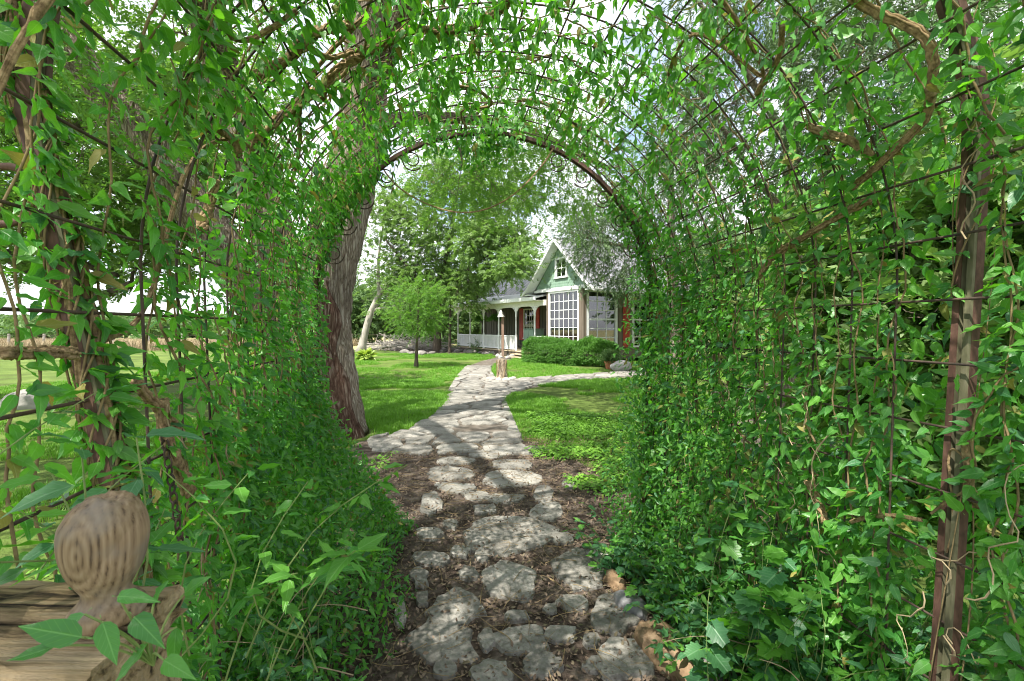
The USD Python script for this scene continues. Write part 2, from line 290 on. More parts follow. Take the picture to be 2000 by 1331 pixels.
M['stump'] = pm('ivy_scarred_stump', [(0.10, 0.075, 0.05), (0.27, 0.215, 0.155), (0.42, 0.36, 0.28)], 26, 0.9, 0.9, 55, (1, 1, 0.35), 0.15, 6, 0.02)
M['terracotta'] = pm('terracotta', [(0.36, 0.13, 0.065), (0.46, 0.19, 0.10)], 9, 0.8, 0.15, 40)
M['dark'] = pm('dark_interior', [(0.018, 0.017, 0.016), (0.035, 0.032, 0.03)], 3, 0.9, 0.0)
M['curtain'] = pm('pale_curtain', [(0.32, 0.31, 0.28), (0.48, 0.47, 0.43)], 5, 0.9, 0.3, 14, (6, 6, 0.3))
M['blackmetal'] = pm('black_metal', [(0.02, 0.02, 0.02), (0.04, 0.04, 0.04)], 5, 0.5, 0.1)
M['brass'] = pm('white_bell_metal', [(0.66, 0.66, 0.64), (0.78, 0.77, 0.74)], 6, 0.4, 0.1, 30, spec=0.5)
M['glass'] = usdkit.material(stage, '/World/Looks/window_glass', {
    "f": ("fresnel", {"IOR": 2.05}), "t": ("transparent_bsdf", {"color": (0.92, 0.95, 0.96)}), "g": ("glossy_bsdf", {"color": (0.95, 0.97, 1.0), "roughness": 0.02}), "mx": ("mix_closure", {})},
    [("f.fac", "mx.fac"), ("t.BSDF", "mx.closure1"), ("g.BSDF", "mx.closure2")], surface="mx.closure")

# ------------------------------------------------------------------ leaf and sprig shapes
def leaf_mesh(L=1.0, W=0.5, fold=0.10, droop=0.18, stem=0.16, ts=(0.08, 0.22, 0.40, 0.60, 0.80), ws=(0.62, 0.95, 1.0, 0.74, 0.36), twist=0.0):
    """A pointed leaf along +x, face up, with a stalk, a folded midrib and a drooping tip; the third item is its st."""
    v, f, st = [[-stem, -0.008, 0.02], [-stem, 0.008, 0.02], [0, 0, 0]], [[0, 1, 2]], [[0, 0.5]] * 3
    prev = None
    for k, (t, w) in enumerate(zip(ts, ws)):
        z = -droop * t * t
        h = W / 2 * w
        i = len(v)
        wv = 0.025 * (1 if k % 2 else -1)
        v += [[t, -h, z + fold * w * W + twist * h + wv], [t, 0, z], [t, h, z + fold * w * W - twist * h - wv]]
        st += [[t, 0.5 - w / 2], [t, 0.5], [t, 0.5 + w / 2]]
        f += [[2, i, i + 1], [2, i + 1, i + 2]] if prev is None else [[prev, i, i + 1], [prev, i + 1, prev + 1], [prev + 1, i + 1, i + 2], [prev + 1, i + 2, prev + 2]]
        prev = i
    i = len(v); v.append([1.0, 0, -droop]); st.append([1, 0.5]); f += [[prev, i, prev + 1], [prev + 1, i, prev + 2]]
    return np.array(v) * [L, L, L], np.array(f), np.array(st)

def lobed_leaf():
    """A broad toothed leaf with a notched base."""
    t = np.linspace(-math.pi * 0.93, math.pi * 0.93, 19)
    r = 0.5 * (1 + 0.18 * np.cos(t)) * (1 + 0.13 * np.where(np.arange(19) % 2 == 0, 1, -1)) * (1 + 0.22 * np.exp(-(t / 0.35) ** 2))
    p = np.stack([0.42 + r * np.cos(t), r * np.sin(t) * 0.92, -0.22 * (r * np.cos(t)) ** 2 + 0.10 * np.abs(r * np.sin(t))], 1)
    v = np.vstack([[[-0.2, -0.01, 0], [-0.2, 0.01, 0], [0.05, 0, 0], [0.42, 0, 0.0]], p])
    f = [[0, 1, 2]] + [[3, 4 + k, 5 + k] for k in range(18)]
    return v, np.array(f), np.c_[v[:, 0], v[:, 1] + 0.5]

LEAVES = [leaf_mesh(W=0.39), leaf_mesh(W=0.33, droop=0.34, fold=0.2), leaf_mesh(W=0.43, droop=0.06, fold=0.05, twist=0.2), leaf_mesh(W=0.37, droop=-0.08, fold=0.16, twist=-0.25), leaf_mesh(W=0.48, ws=(0.75, 1.0, 0.92, 0.62, 0.28), droop=0.25)]

def quad_leaf(w=0.5, bend=0.12):
    return np.array([[0, 0, 0], [0.45, -w / 2, bend], [1, 0, -bend], [0.45, w / 2, bend]]), np.array([[0, 1, 2], [0, 2, 3]])

def sprig(rng, n=12, length=0.35, leaf=0.07, w=0.5, spread=0.9, droop=0.2, twig_r=0.002):
    t = np.linspace(0.1, 1, n)
    base = np.stack([t * length, 0.03 * np.sin(t * 5) * length, -droop * length * t * t], 1)
    side = np.where(np.arange(n) % 2 == 0, 1, -1)[:, None]
    d = np.stack([np.full(n, 0.55), side[:, 0] * spread, rng.normal(-0.1, 0.4, n)], 1)
    nr = unit(np.stack([rng.normal(0, 0.4, n), rng.normal(0, 0.4, n), np.ones(n)], 1))
    R = frames(d, nr)
    q, f = quad_leaf(w)
    ms = [((R[k] @ (q * leaf * rng.uniform(0.75, 1.2)).T).T + base[k], f) for k in range(n)]
    ms.append(tube(np.vstack([[[0, 0, 0]], base[::3]]), twig_r, 3, False))
    return cat(ms)

def cedar_sprig(rng, n=16, length=0.4):
    ms = []
    for k in range(n):
        t = rng.uniform(0.05, 1)
        p = np.array([t * length, 0, -0.25 * length * t * t])
        d = unit(np.array([0.9, rng.normal(0, 0.6), rng.normal(-0.15, 0.5)]))
        l = 0.13 * rng.uniform(0.6, 1.2)
        s = np.cross(d, rng.normal(size=3)); s = s / np.linalg.norm(s) * 0.011
        ms.append((np.array([p - s * 0.4, p + d * l * 0.5 - s, p + d * l, p + d * l * 0.5 + s]), np.array([[0, 1, 2], [0, 2, 3]])))
    return cat(ms)

def grass_tuft(rng, n=14, h=0.08, r=0.05, w=0.004):
    ms = []
    for k in range(n):
        a, rr = rng.uniform(0, 6.28), r * math.sqrt(rng.uniform())
        b = np.array([rr * math.cos(a), rr * math.sin(a), -0.01])
        hh = h * rng.uniform(0.6, 1.25); a2 = a + rng.normal(0, 0.7)
        lean = np.array([math.cos(a2), math.sin(a2), 0]) * hh * rng.uniform(0.1, 0.7)
        s = np.array([-math.sin(a2), math.cos(a2), 0]) * w
        ms.append((np.array([b - s, b + s, b + lean * 0.4 + [0, 0, hh * 0.65] - s * 0.8, b + lean * 0.4 + [0, 0, hh * 0.65] + s * 0.8, b + lean + [0, 0, hh]]), np.array([[0, 1, 3], [0, 3, 2], [2, 3, 4]])))
    return cat(ms)

# ------------------------------------------------------------------ ground, lawn, path
def sheet(x0, x1, y0, y1, nx, ny, z=0.0, amp=0.0, seed=0, sc=0.6):
    X, Y = np.meshgrid(np.linspace(x0, x1, nx), np.linspace(y0, y1, ny))
    Z = z + amp * (meshkit.fbm(np.stack([X * sc, Y * sc, X * 0], -1), 3, seed) - 0.5)
    v = np.stack([X, Y, Z], -1).reshape(-1, 3)
    i, j = np.meshgrid(np.arange(ny - 1), np.arange(nx - 1), indexing='ij')
    a = (i * nx + j).ravel()
    return v, np.stack([a, a + 1, a + nx + 1, a + nx], 1)

top('ground', sheet(-600, 600, -60, 900, 61, 49, -0.02), M['hay'], kind='structure')
top('lawn', sheet(-38, 22, -12, 36, 121, 97, 0.0, 0.03, 1), M['lawn'], kind='structure')

PL = [(-1.12, 1.0), (-1.12, 3.0), (-1.2, 4.6), (-1.75, 6.0), (-2.15, 7.05), (-1.75, 7.64), (-1.5, 8.75), (-1.46, 10.6), (-1.72, 13.2), (-1.85, 15.5), (-1.97, 20), (-1.5, 23.6), (-0.7, 27.2)]
PR = [(0.95, 1.0), (0.98, 2.3), (0.82, 3.6), (0.62, 5.0), (0.367, 5.97), (0.204, 6.63), (0.055, 8.6), (-0.08, 10.4), (-0.12, 11.3), (0.05, 12.1), (0.44, 13.0), (1.84, 14.8), (3.55, 15.9), (5.5, 16.6), (5.5, 18.4), (3.96, 17.75), (2.05, 16.6), (0.29, 15.4), (-0.22, 14.95), (-0.5, 15.6), (-0.74, 18), (-0.84, 20.2), (-0.62, 22.5), (0.15, 25.2), (0.45, 26.3)]
path_poly = Polygon(PL + PR[::-1]).buffer(0.12).buffer(-0.12)
soil_poly = Polygon([(-1.5, -1.0), (-1.35, 3.0), (-1.55, 4.6), (-2.35, 6.2), (-2.2, 7.0), (-1.4, 7.3), (0.3, 7.0), (0.75, 6.2), (1.2, 5.0), (1.35, 3.6), (1.6, 2.3), (1.6, -1.0)])

def poly_sheet(poly, z, amp, seed, step=0.12):
    x0, y0, x1, y1 = poly.bounds
    g = np.stack(np.meshgrid(np.arange(x0, x1, step), np.arange(y0, y1, step)), -1).reshape(-1, 2)
    g = g[shapely.contains_xy(poly.buffer(-step * 0.4), g[:, 0], g[:, 1])]
    ring = np.array([poly.exterior.interpolate(d).coords[0] for d in np.arange(0, poly.length, step)])
    P = np.vstack([g + np.random.default_rng(seed).normal(0, step * 0.12, g.shape), ring])
    from scipy.spatial import Delaunay
    T = Delaunay(P).simplices
    c = P[T].mean(1); T = T[shapely.contains_xy(poly.buffer(0.01), c[:, 0], c[:, 1])]
    cr = np.cross(P[T[:, 1]] - P[T[:, 0]], P[T[:, 2]] - P[T[:, 0]]); T[cr < 0] = T[cr < 0][:, ::-1]
    Z = z + amp * (meshkit.fbm(np.c_[P * 2.2, P[:, :1] * 0], 4, seed) - 0.5); Z[len(g):] = z - 0.03
    return np.c_[P, Z], T

top('bare_soil', poly_sheet(soil_poly, 0.016, 0.03, 3, 0.09), M['soil'], smooth=True, kind='structure')
path = thing('stone_path', kind='structure')
part(path, 'path_bed', poly_sheet(Polygon([p for p in path_poly.exterior.coords]).intersection(shapely.box(-10, 6.4, 10, 40)), 0.030, 0.012, 5, 0.2), M['pathbed'])

rng = np.random.default_rng(11)
def flagstone(poly, seed, h=0.03):
    poly = poly.simplify(0.01)
    n = 22
    c = np.array(poly.representative_point().coords[0])
    ring = np.array([poly.exterior.interpolate(t * poly.length).coords[0] for t in np.linspace(0, 1, n, endpoint=False)])
    r = np.random.default_rng(seed)
    ring = c + (ring - c) * (1 + 0.05 * r.normal(size=(n, 1)))
    if Polygon(ring).exterior.is_ccw is False:
        ring = ring[::-1]
    lv = [(1.03, -0.03), (1.0, h * 0.55), (0.95, h), (0.62, h * 1.15), (0.3, h * 1.2)]
    v = []
    for s, z in lv:
        p = c + (ring - c) * s
        dz = 0.022 * (meshkit.fbm(np.c_[p * 6, np.full(n, seed * 1.7)], 3, 2) - 0.5) if z > 0 else 0
        v.append(np.c_[p, np.full(n, z) + dz + 0.02])
    v = np.vstack(v + [np.r_[c, h * 1.2 + 0.02][None]])
    f = []
    for k in range(len(lv) - 1):
        for j in range(n):
            a, b = k * n + j, k * n + (j + 1) % n
            f += [[a, b, b + n], [a, b + n, a + n]]
    e = (len(lv) - 1) * n
    f += [[e + j, e + (j + 1) % n, len(v) - 1] for j in range(n)]
    return v, np.array(f)

# stones near the camera, set out from the photograph: centre and half sizes in its pixels, turn, corner sharpness
near = [(988, 1052, 84, 40, 0), (996, 1143, 52, 38, 0.1), (1132, 1120, 52, 38, -0.3), (890, 1198, 48, 36, 0.2), (866, 1266, 66, 44, 0), (1020, 1262, 56, 28, -0.1),
        (1200, 1210, 44, 42, 0.2), (1224, 1298, 62, 40, 0.1), (820, 1138, 20, 17, 0), (842, 1100, 38, 15, 0), (944, 1092, 17, 13, 0.5), (1062, 972, 20, 18, 0.3), (1068, 1006, 34, 17, 0),
        (842, 990, 18, 25, 0.3), (892, 959, 42, 9, 0), (1003, 912, 44, 9, 0), (998, 940, 62, 15, 0), (878, 931, 46, 14, 0), (1055, 1310, 36, 24, 0), (782, 1212, 12, 26, 0), (948, 1002, 26, 9, 0),
        (960, 1330, 40, 26, 0), (1120, 1188, 34, 16, 0.1), (930, 975, 30, 8, 0), (838, 1050, 26, 12, 0), (1095, 1250, 28, 18, 0),
        (880, 1030, 16, 9, 0), (915, 1130, 22, 12, 0.4), (1010, 1215, 26, 10, 0), (1155, 1262, 18, 14, 0), (1100, 1060, 22, 11, 0), (950, 1262, 16, 22, 0.2), (826, 1180, 14, 16, 0), (985, 980, 34, 9, 0), (1110, 950, 14, 9, 0), (900, 1085, 20, 10, 0), (1075, 1200, 16, 10, 0), (1040, 885, 30, 8, 0), (960, 890, 40, 8, 0), (890, 905, 36, 7, 0), (1160, 1310, 20, 16, 0), (870, 1322, 28, 16, 0), (1090, 1310, 12, 12, 0)]
near_polys = []
for k, (u, v, a, b, t) in enumerate(near):
    th = np.linspace(0, 2 * np.pi, 26, endpoint=False)
    r = np.random.default_rng(100 + k)
    rad = 1 + sum(r.normal(0, 0.12 / m ** 0.5) * np.cos(m * th + r.uniform(0, 6.28)) for m in (2, 3, 4, 5, 7))
    ex = 0.78
    x = np.sign(np.cos(th)) * np.abs(np.cos(th)) ** ex * rad; y = np.sign(np.sin(th)) * np.abs(np.sin(th)) ** ex * rad
    a, b = a * 0.98, b * 0.99
    q = np.array([gnd(u + a * (x_ * math.cos(t) - y_ * math.sin(t)), v + b * (x_ * math.sin(t) + y_ * math.cos(t)))[:2] for x_, y_ in zip(x, y)])
    pl = Polygon(q).buffer(0)
    if pl.geom_type == 'Polygon':
        near_polys.append(pl); part(path, 'flagstone', flagstone(pl, k, 0.020), M['stone'], 40)

zone = path_poly.intersection(shapely.box(-10, 6.15, 4.6, 20.5))
pts = []
for Y in np.arange(5.9, 21, 0.01):
    pass
y = 6.0
while y < 21:
    step = 0.42 + 0.022 * (y - 6)
    for x in np.arange(-2.6, 5.0, 0.62 + 0.01 * (y - 6)):
        pts.append((x + rng.normal(0, 0.16), y + rng.normal(0, 0.11)))
    y += step
vor = Voronoi(np.array(pts))
for k, reg in enumerate(vor.point_region):
    rg = vor.regions[reg]
    if -1 in rg or len(rg) < 3:
        continue
    pl = Polygon(vor.vertices[rg]).intersection(zone).buffer(-0.055).buffer(0.028)
    if pl.geom_type != 'Polygon' or pl.area < 0.03 or (pl.centroid.y < 8 and rng.uniform() < 0.12):
        continue
    part(path, 'flagstone', flagstone(pl, 300 + k, 0.030), M['stone'], 40)

# ------------------------------------------------------------------ grass, weeds, litter
mask_no = shapely.union_all([path_poly.buffer(-0.05), soil_poly.buffer(0.05)])
shapely.prepare(mask_no)
def scatter(n, x0, x1, y0, y1, seed, near_power=1.0, avoid=mask_no):
    r = np.random.default_rng(seed)
    P = np.c_[r.uniform(x0, x1, n), y0 + (y1 - y0) * r.uniform(0, 1, n) ** near_power]
    if avoid is not None:
        P = P[~shapely.contains_xy(avoid, P[:, 0], P[:, 1])]
    return P, r
gp = [(grass_tuft(np.random.default_rng(50 + k), 16, 0.075, 0.07, 0.0040), M['grass'], False) for k in range(4)]
P1, r = scatter(26000, -6.5, 7.5, 4.6, 15, 21)
P2, _ = scatter(15000, -13, 8, 15, 30, 22)
P3, _ = scatter(12000, -16, -2.0, 1.2, 15, 23)
P = np.vstack([P1, P2, P3])
bare = meshkit.fbm(np.c_[P * 0.55, P[:, :1] * 0], 3, 9)
P = P[(bare > 0.40) & ~((P[:, 0] > 0.2) & (P[:, 1] < 6.6))]
S = 0.75 + 0.7 * meshkit.fbm(np.c_[P * 0.9, P[:, :1] * 0], 2, 4) + 0.02 * np.maximum(P[:, 1] - 8, 0)
instancer('/World/grass', gp, np.c_[P, np.full(len(P), -0.005)], rz_mats(r.uniform(0, 6.28, len(P))), S, r.integers(0, 4, len(P)), label='short green lawn grass on both sides of the stone path')
tag('/World/grass', cat='grass')

def weed(rng, n=9):
    ms = []
    for k in range(n):
        a = rng.uniform(0, 6.28); rr = rng.uniform(0.01, 0.09)
        p = np.array([rr * math.cos(a), rr * math.sin(a), rng.uniform(0.02, 0.08)])
        R = frames(np.array([[math.cos(a), math.sin(a), rng.normal(-0.1, 0.2)]]), np.array([[rng.normal(0, .25), rng.normal(0, .25), 1]]))[0]
        m, f = leaf_mesh(W=0.62, ts=(0.3, 0.7), ws=(1, 0.7), droop=0.15)[:2]
        ms.append(((R @ (m * rng.uniform(0.028, 0.055)).T).T + p, f))
    return cat(ms)
wp = [(weed(np.random.default_rng(70 + k)), M['grass'], True) for k in range(4)]
P, r = scatter(9000, 0.25, 5.0, 3.7, 9.0, 31, 1.0, path_poly.buffer(-0.02))
dn = meshkit.fbm(np.c_[P * 1.6, P[:, :1] * 0], 3, 33)
keep = dn > np.where(P[:, 1] < 6.0, 0.50, 0.40) + 0.13 * (P[:, 0] < 0.75 - 0.05 * (P[:, 1] - 4))
P = P[keep]
L1, _ = scatter(2600, -3.2, -0.95, 3.2, 7.2, 32, 1.0, None)
d2 = meshkit.fbm(np.c_[L1 * 2, L1[:, :1] * 0], 3, 35); L1 = L1[(d2 > 0.62 + 0.25 * (L1[:, 0] > -1.5))]
P = np.vstack([P, L1])
instancer('/World/weeds', wp, np.c_[P, np.full(len(P), 0.01)], rz_mats(r.uniform(0, 6.28, len(P))), r.uniform(0.7, 1.3, len(P)), r.integers(0, 4, len(P)), label='low broad-leaved weeds growing in patches on the soil beside the path')
tag('/World/weeds', cat='weeds')

# leaf litter and twigs on the soil between the stones
lp = [(leaf_mesh(W=0.45, droop=d, ts=(0.3, 0.7), ws=(1, 0.8), stem=0.1), M['dry'], True) for d in (0.3, -0.2, 0.1)]
P, r = scatter(30000, -1.6, 1.7, 1.3, 7.2, 41, 1.3, None)
stones_u = shapely.union_all(near_polys); shapely.prepare(stones_u); core_u = stones_u.buffer(-0.045); shapely.prepare(core_u)
on = shapely.contains_xy(stones_u, P[:, 0], P[:, 1]); core = shapely.contains_xy(core_u, P[:, 0], P[:, 1])
patch = meshkit.fbm(np.c_[P * 5, P[:, :1] * 0], 3, 44)
k = (~on) | (on & ~core & (r.uniform(size=len(P)) < 0.6)) | (core & (patch > 0.50) & (r.uniform(size=len(P)) < 0.6))
P, on, core = P[k], on[k], core[k]
n = len(P)
Rm = Rotation.from_euler('zyx', np.c_[r.uniform(0, 6.28, n), r.normal(0, 0.35, n), r.normal(0, 0.5, n)]).as_matrix()
instancer('/World/leaf_litter', lp, np.c_[P, np.where(core, 0.043, np.where(on, 0.036, 0.032)) + r.uniform(-0.006, 0.010, n)], Rm, r.uniform(0.012, 0.036, n), r.integers(0, 3, n), label='dry brown leaf litter strewn over the soil and stones of the path')
tag('/World/leaf_litter', cat='leaf litter')
tp = [(tube(spline([(0, 0, 0), (0.5, 0.04 * s, 0.02), (1, -0.05 * s, 0)], 5), [0.011, 0.01, 0.009, 0.007, 0.004], 4), M['twig'], False) for s in (1, -2, 0.5)]
P, r = scatter(1100, -1.5, 1.6, 1.6, 7.0, 43, 1.0, None)
n = len(P)
instancer('/World/fallen_twigs', tp, np.c_[P, np.full(n, 0.045) + r.uniform(0, 0.01, n)], rz_mats(r.uniform(0, 6.28, n)), r.uniform(0.05, 0.22, n), r.integers(0, 3, n), label='thin dry twigs scattered over the shaded part of the path')
tag('/World/fallen_twigs', cat='twigs')

# ------------------------------------------------------------------ rocks
def rock(center, size, seed, rz=0.0, sub=3, rough=0.22, flat=0.0):
    m = trimesh.creation.icosphere(sub)
    v = np.array(m.vertices)
    d = 1 + rough * (meshkit.fbm(v * 1.4 + seed * 3.1, 3, seed) - 0.5) * 2
    v = v * d[:, None] * np.asarray(size)
    return move((v, np.array(m.faces)), center, rz)
def g3(u, v, z):
    p = gnd(u, v); p[2] = z; return p
rocks = [('large tan boulder edging the path at its nearest right corner', 1300, 1290, (0.115, 0.20, 0.11), 'tan_rock', 0.35), ('dark grey river rock between the tan rocks on the path edge', 1232, 1196, (0.075, 0.13, 0.075), 'dark_rock', 0.4),
         ('small tan river rock half under the creeper beside the path', 1203, 1150, (0.06, 0.11, 0.075), 'tan_rock', 0.3), ('flat yellowish rock tucked under the greyish creeper leaves', 1172, 1095, (0.10, 0.13, 0.06), 'grey_rock', 0.2),
         ('dark rock at the bottom edge beyond the large tan boulder', 1372, 1335, (0.10, 0.10, 0.07), 'dark_rock', 0.1), ('orange-brown rock deep in the creeper behind the boulder', 1340, 1205, (0.12, 0.10, 0.09), 'tan_rock', 0.1),
         ('tan rock glimpsed behind the wires low on the right wall', 1645, 1230, (0.16, 0.12, 0.16), 'tan_rock', 0.0)]
for k, (lb, u, v, s, mt, rz) in enumerate(rocks):
    top('border_rock', rock(g3(u, v, s[2] * 0.32), s, k + 3, rz, 4, 0.34), M[mt], lb, 'rock', True, 'river rocks edging the path')
top('field_rock', rock(g3(1214, 724, 0.14), (0.42, 0.28, 0.24), 21, 0.2), M['grey_rock'], 'pale grey rock on the lawn beside the terracotta pot', 'rock', True)
top('field_rock', rock(g3(52, 797, 0.12), (0.42, 0.30, 0.26), 22, 0.2), M['grey_rock'], 'whitish boulder lying on the lawn left of the arbor', 'rock', True)

# ------------------------------------------------------------------ the house, in its own frame: +x away along the porch front, +y into the house
EX = np.array([-0.5088, 0.8609]); EN = np.array([0.8609, 0.5088]); HO = np.array([0.29, 27.0])
H = thing('cottage', 'sage-gabled cottage with white porch and many-paned windows behind the hedge', 'house', (HO[0], HO[1], 0), 0)
def hx(m, loc=(0, 0, 0)):
    v, f = (np.asarray(m.vertices), np.asarray(m.faces)) if hasattr(m, 'vertices') else m
    v = np.asarray(v, float) + loc
    return np.c_[v[:, :1] * EX + v[:, 1:2] * EN, v[:, 2]], np.asarray(f)[:, ::-1]      # the frame is left-handed: turn the faces
def hp(name, m, mat, parent=H, **k):
    return part(parent, name, hx(m), M[mat], **k)
FZ = 0.34
# main body
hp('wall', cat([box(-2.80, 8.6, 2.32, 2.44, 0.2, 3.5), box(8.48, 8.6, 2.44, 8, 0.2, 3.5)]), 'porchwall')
hp('porch_battens', cat([box(p, p + 0.045, 2.295, 2.32, FZ, 3.4) for p in np.arange(-2.7, 8.5, 0.36)]), 'porchwall', kind='stuff')
# wing walls
P0, P1w = -5.76, -2.86
hp('wing_front_wall', cat([box(P0, P1w, 0.0, 0.10, 0.15, 0.80), box(P0, -5.50, 0.0, 0.10, 0.80, 3.50), box(-3.06, P1w, 0.0, 0.10, 0.80, 3.50), box(-5.50, -3.06, 0.0, 0.10, 3.36, 3.50), box(P1w - 0.10, P1w, 0.10, 2.32, 0.15, 3.5)]), 'brown')
hp('wing_side_wall', cat([box(P0, P0 + 0.10, 0.10, 7.5, 0.15, 0.74), box(P0, P0 + 0.10, 0.10, 0.24, 0.74, 3.5), box(P0, P0 + 0.10, 2.10, 3.05, 0.74, 3.5), box(P0, P0 + 0.10, 4.65, 7.5, 0.74, 3.5), box(P0, P0 + 0.10, 0.24, 2.10, 3.40, 3.5), box(P0, P0 + 0.10, 3.05, 4.65, 3.40, 3.5)]), 'brown')
hp('wing_battens', cat([box(P0 - 0.02, P0, q, q + 0.045, 0.15, 3.45) for q in (0.06, 0.16, 2.2, 2.5, 2.8, 4.8, 5.2, 5.6)] + [box(p, p + 0.045, -0.02, 0.0, 0.15, 3.42) for p in (-5.70, -5.58, -2.98)]), 'brown', kind='stuff')
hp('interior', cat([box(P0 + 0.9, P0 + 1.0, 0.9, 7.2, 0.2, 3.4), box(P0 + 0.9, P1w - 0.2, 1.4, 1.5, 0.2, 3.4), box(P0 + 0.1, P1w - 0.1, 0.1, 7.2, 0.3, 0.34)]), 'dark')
def window_front(p0, p1, z0, z1, q, nc, nr, name='window', trim=0.10, mid=None, mat='white', label=None):
    """A window in a wall facing -y of the house: casing, muntins and panes."""
    w = hp(name, cat([box(p0 - trim, p0, q - 0.05, q + 0.06, z0, z1), box(p1, p1 + trim, q - 0.05, q + 0.06, z0, z1), box(p0 - trim, p1 + trim, q - 0.052, q + 0.06, z1, z1 + trim), box(p0 - trim - 0.03, p1 + trim + 0.03, q - 0.08, q + 0.06, z0 - 0.08, z0)]), mat, label=label)
    xs, zs = np.linspace(p0, p1, nc + 1), np.linspace(z0, z1, nr + 1)
    bars = [box(x - 0.014, x + 0.014, q, q + 0.03, z0, z1) for x in xs[1:-1]] + [box(p0, p1, q + 0.002, q + 0.028, z - 0.014, z + 0.014) for z in zs[1:-1]]
    if mid is not None:
        bars.append(box(p0, p1, q - 0.012, q + 0.036, mid - 0.03, mid + 0.03))
    hp('muntins', cat(bars), mat, w)
    for i in range(nc):
        for j in range(nr):
            hp('pane', box(xs[i] + 0.015, xs[i + 1] - 0.015, q + 0.012, q + 0.016, zs[j] + 0.015, zs[j + 1] - 0.015), 'glass', w)
    return w
def swap(m):                                        # turns a wall piece facing -y into one facing -x
    v, f = m
    return v[:, [1, 0, 2]], np.asarray(f)[:, ::-1]
def window_side(q0, q1, z0, z1, p, nc, nr, mid=None, label=None):
    trim = 0.13
    w = hp('window', swap(cat([box(q0 - trim, q0, p - 0.05, p + 0.06, z0, z1), box(q1, q1 + trim, p - 0.05, p + 0.06, z0, z1), box(q0 - trim, q1 + trim, p - 0.052, p + 0.06, z1, z1 + trim), box(q0 - trim - 0.03, q1 + trim + 0.03, p - 0.08, p + 0.06, z0 - 0.08, z0)])), 'white', label=label)
    xs, zs = np.linspace(q0, q1, nc + 1), np.linspace(z0, z1, nr + 1)
    bars = [box(x - 0.022, x + 0.022, p, p + 0.03, z0, z1) for x in xs[1:-1]] + [box(q0, q1, p + 0.002, p + 0.028, z - 0.018, z + 0.018) for z in zs[1:-1]]
    if mid is not None:
        bars.append(box(q0, q1, p - 0.012, p + 0.036, mid - 0.04, mid + 0.04))
    hp('muntins', swap(cat(bars)), 'white', w)
    for i in range(nc):
        for j in range(nr):
            hp('pane', swap(box(xs[i] + 0.022, xs[i + 1] - 0.022, p + 0.012, p + 0.016, zs[j] + 0.018, zs[j + 1] - 0.018)), 'glass', w)
window_front(-5.38, -3.16, 0.80, 3.34, 0.03, 6, 6, label='tall white 36-pane window under the sage gable')
window_side(0.36, 1.98, 0.76, 3.30, P0 + 0.03, 3, 6, mid=2.03, label='white double-hung window beside the corner of the wing')
window_side(3.2, 4.5, 0.76, 3.30, P0 + 0.03, 3, 6, mid=2.03, label='window beyond the red shutter')
for q in (2.45, 4.72):
    sh = hp('shutter', swap(cat([box(q, q + 0.42, P0 - 0.05, P0 - 0.021, 0.70, 3.42)])), 'red')
    hp('louvres', swap(cat([box(q + 0.05, q + 0.37, P0 - 0.062, P0 - 0.05, z, z + 0.045) for z in np.arange(0.78, 3.3, 0.085)])), 'red', sh, kind='stuff')
hp('curtain', swap(cat([box(0.45 + 0.5 * k, 0.62 + 0.5 * k, P0 + 0.30, P0 + 0.34, 0.6, 3.4) for k in range(4)])), 'curtain')
# gable: sage shingles, window, roof with flared eaves
GC, GW, GZ = -4.2, 2.22, 3.56                      # centre along x, half width of the shingled face, its foot
gable_hole = shapely.box(GC - 0.42, 4.02, GC + 0.52, 5.02)
tri = Polygon([(GC - GW, GZ), (GC + GW, GZ), (GC + GW, 3.70), (GC + 0.05, 5.74), (GC - 0.05, 5.74), (GC - GW, 3.70)]).difference(gable_hole)
gm = trimesh.creation.extrude_polygon(tri, 0.08, engine='earcut')
gv = np.asarray(gm.vertices)
hp('gable_wall', (np.c_[gv[:, 0], 0.02 - gv[:, 2] + 0.06, gv[:, 1]], np.asarray(gm.faces)), 'shingle')
sh = []
for row in range(17):
    z = GZ + 0.02 + row * 0.125
    hw = GW * (1 - (z - GZ) / 2.2)
    for x in np.arange(GC - hw + (row % 2) * 0.09, GC + hw, 0.18):
        if abs(x - GC - 0.05) < 0.56 and 3.84 < z < 5.10:
            continue
        a = np.linspace(0, math.pi, 5)
        o = [(x - 0.085, z + 0.15), (x - 0.085, z)] + [(x - 0.085 * math.cos(t), z - 0.06 * math.sin(t)) for t in a[1:-1]] + [(x + 0.085, z), (x + 0.085, z + 0.15)]
        v = [[p, 0.0 - 0.028 + 0.02 * (zz > z + 0.1), zz] for p, zz in o]
        sh.append((np.array(v), np.array([[0, k, k + 1] for k in range(1, len(v) - 1)])))
hp('gable_shingles', cat(sh), 'shingle', kind='stuff')
w = window_front(GC - 0.36, GC + 0.42, 4.12, 4.96, -0.02, 2, 2, label='small square gable window')
hp('attic_dark', box(GC - 0.8, GC + 0.9, 0.7, 0.8, 3.7, 5.2), 'dark')
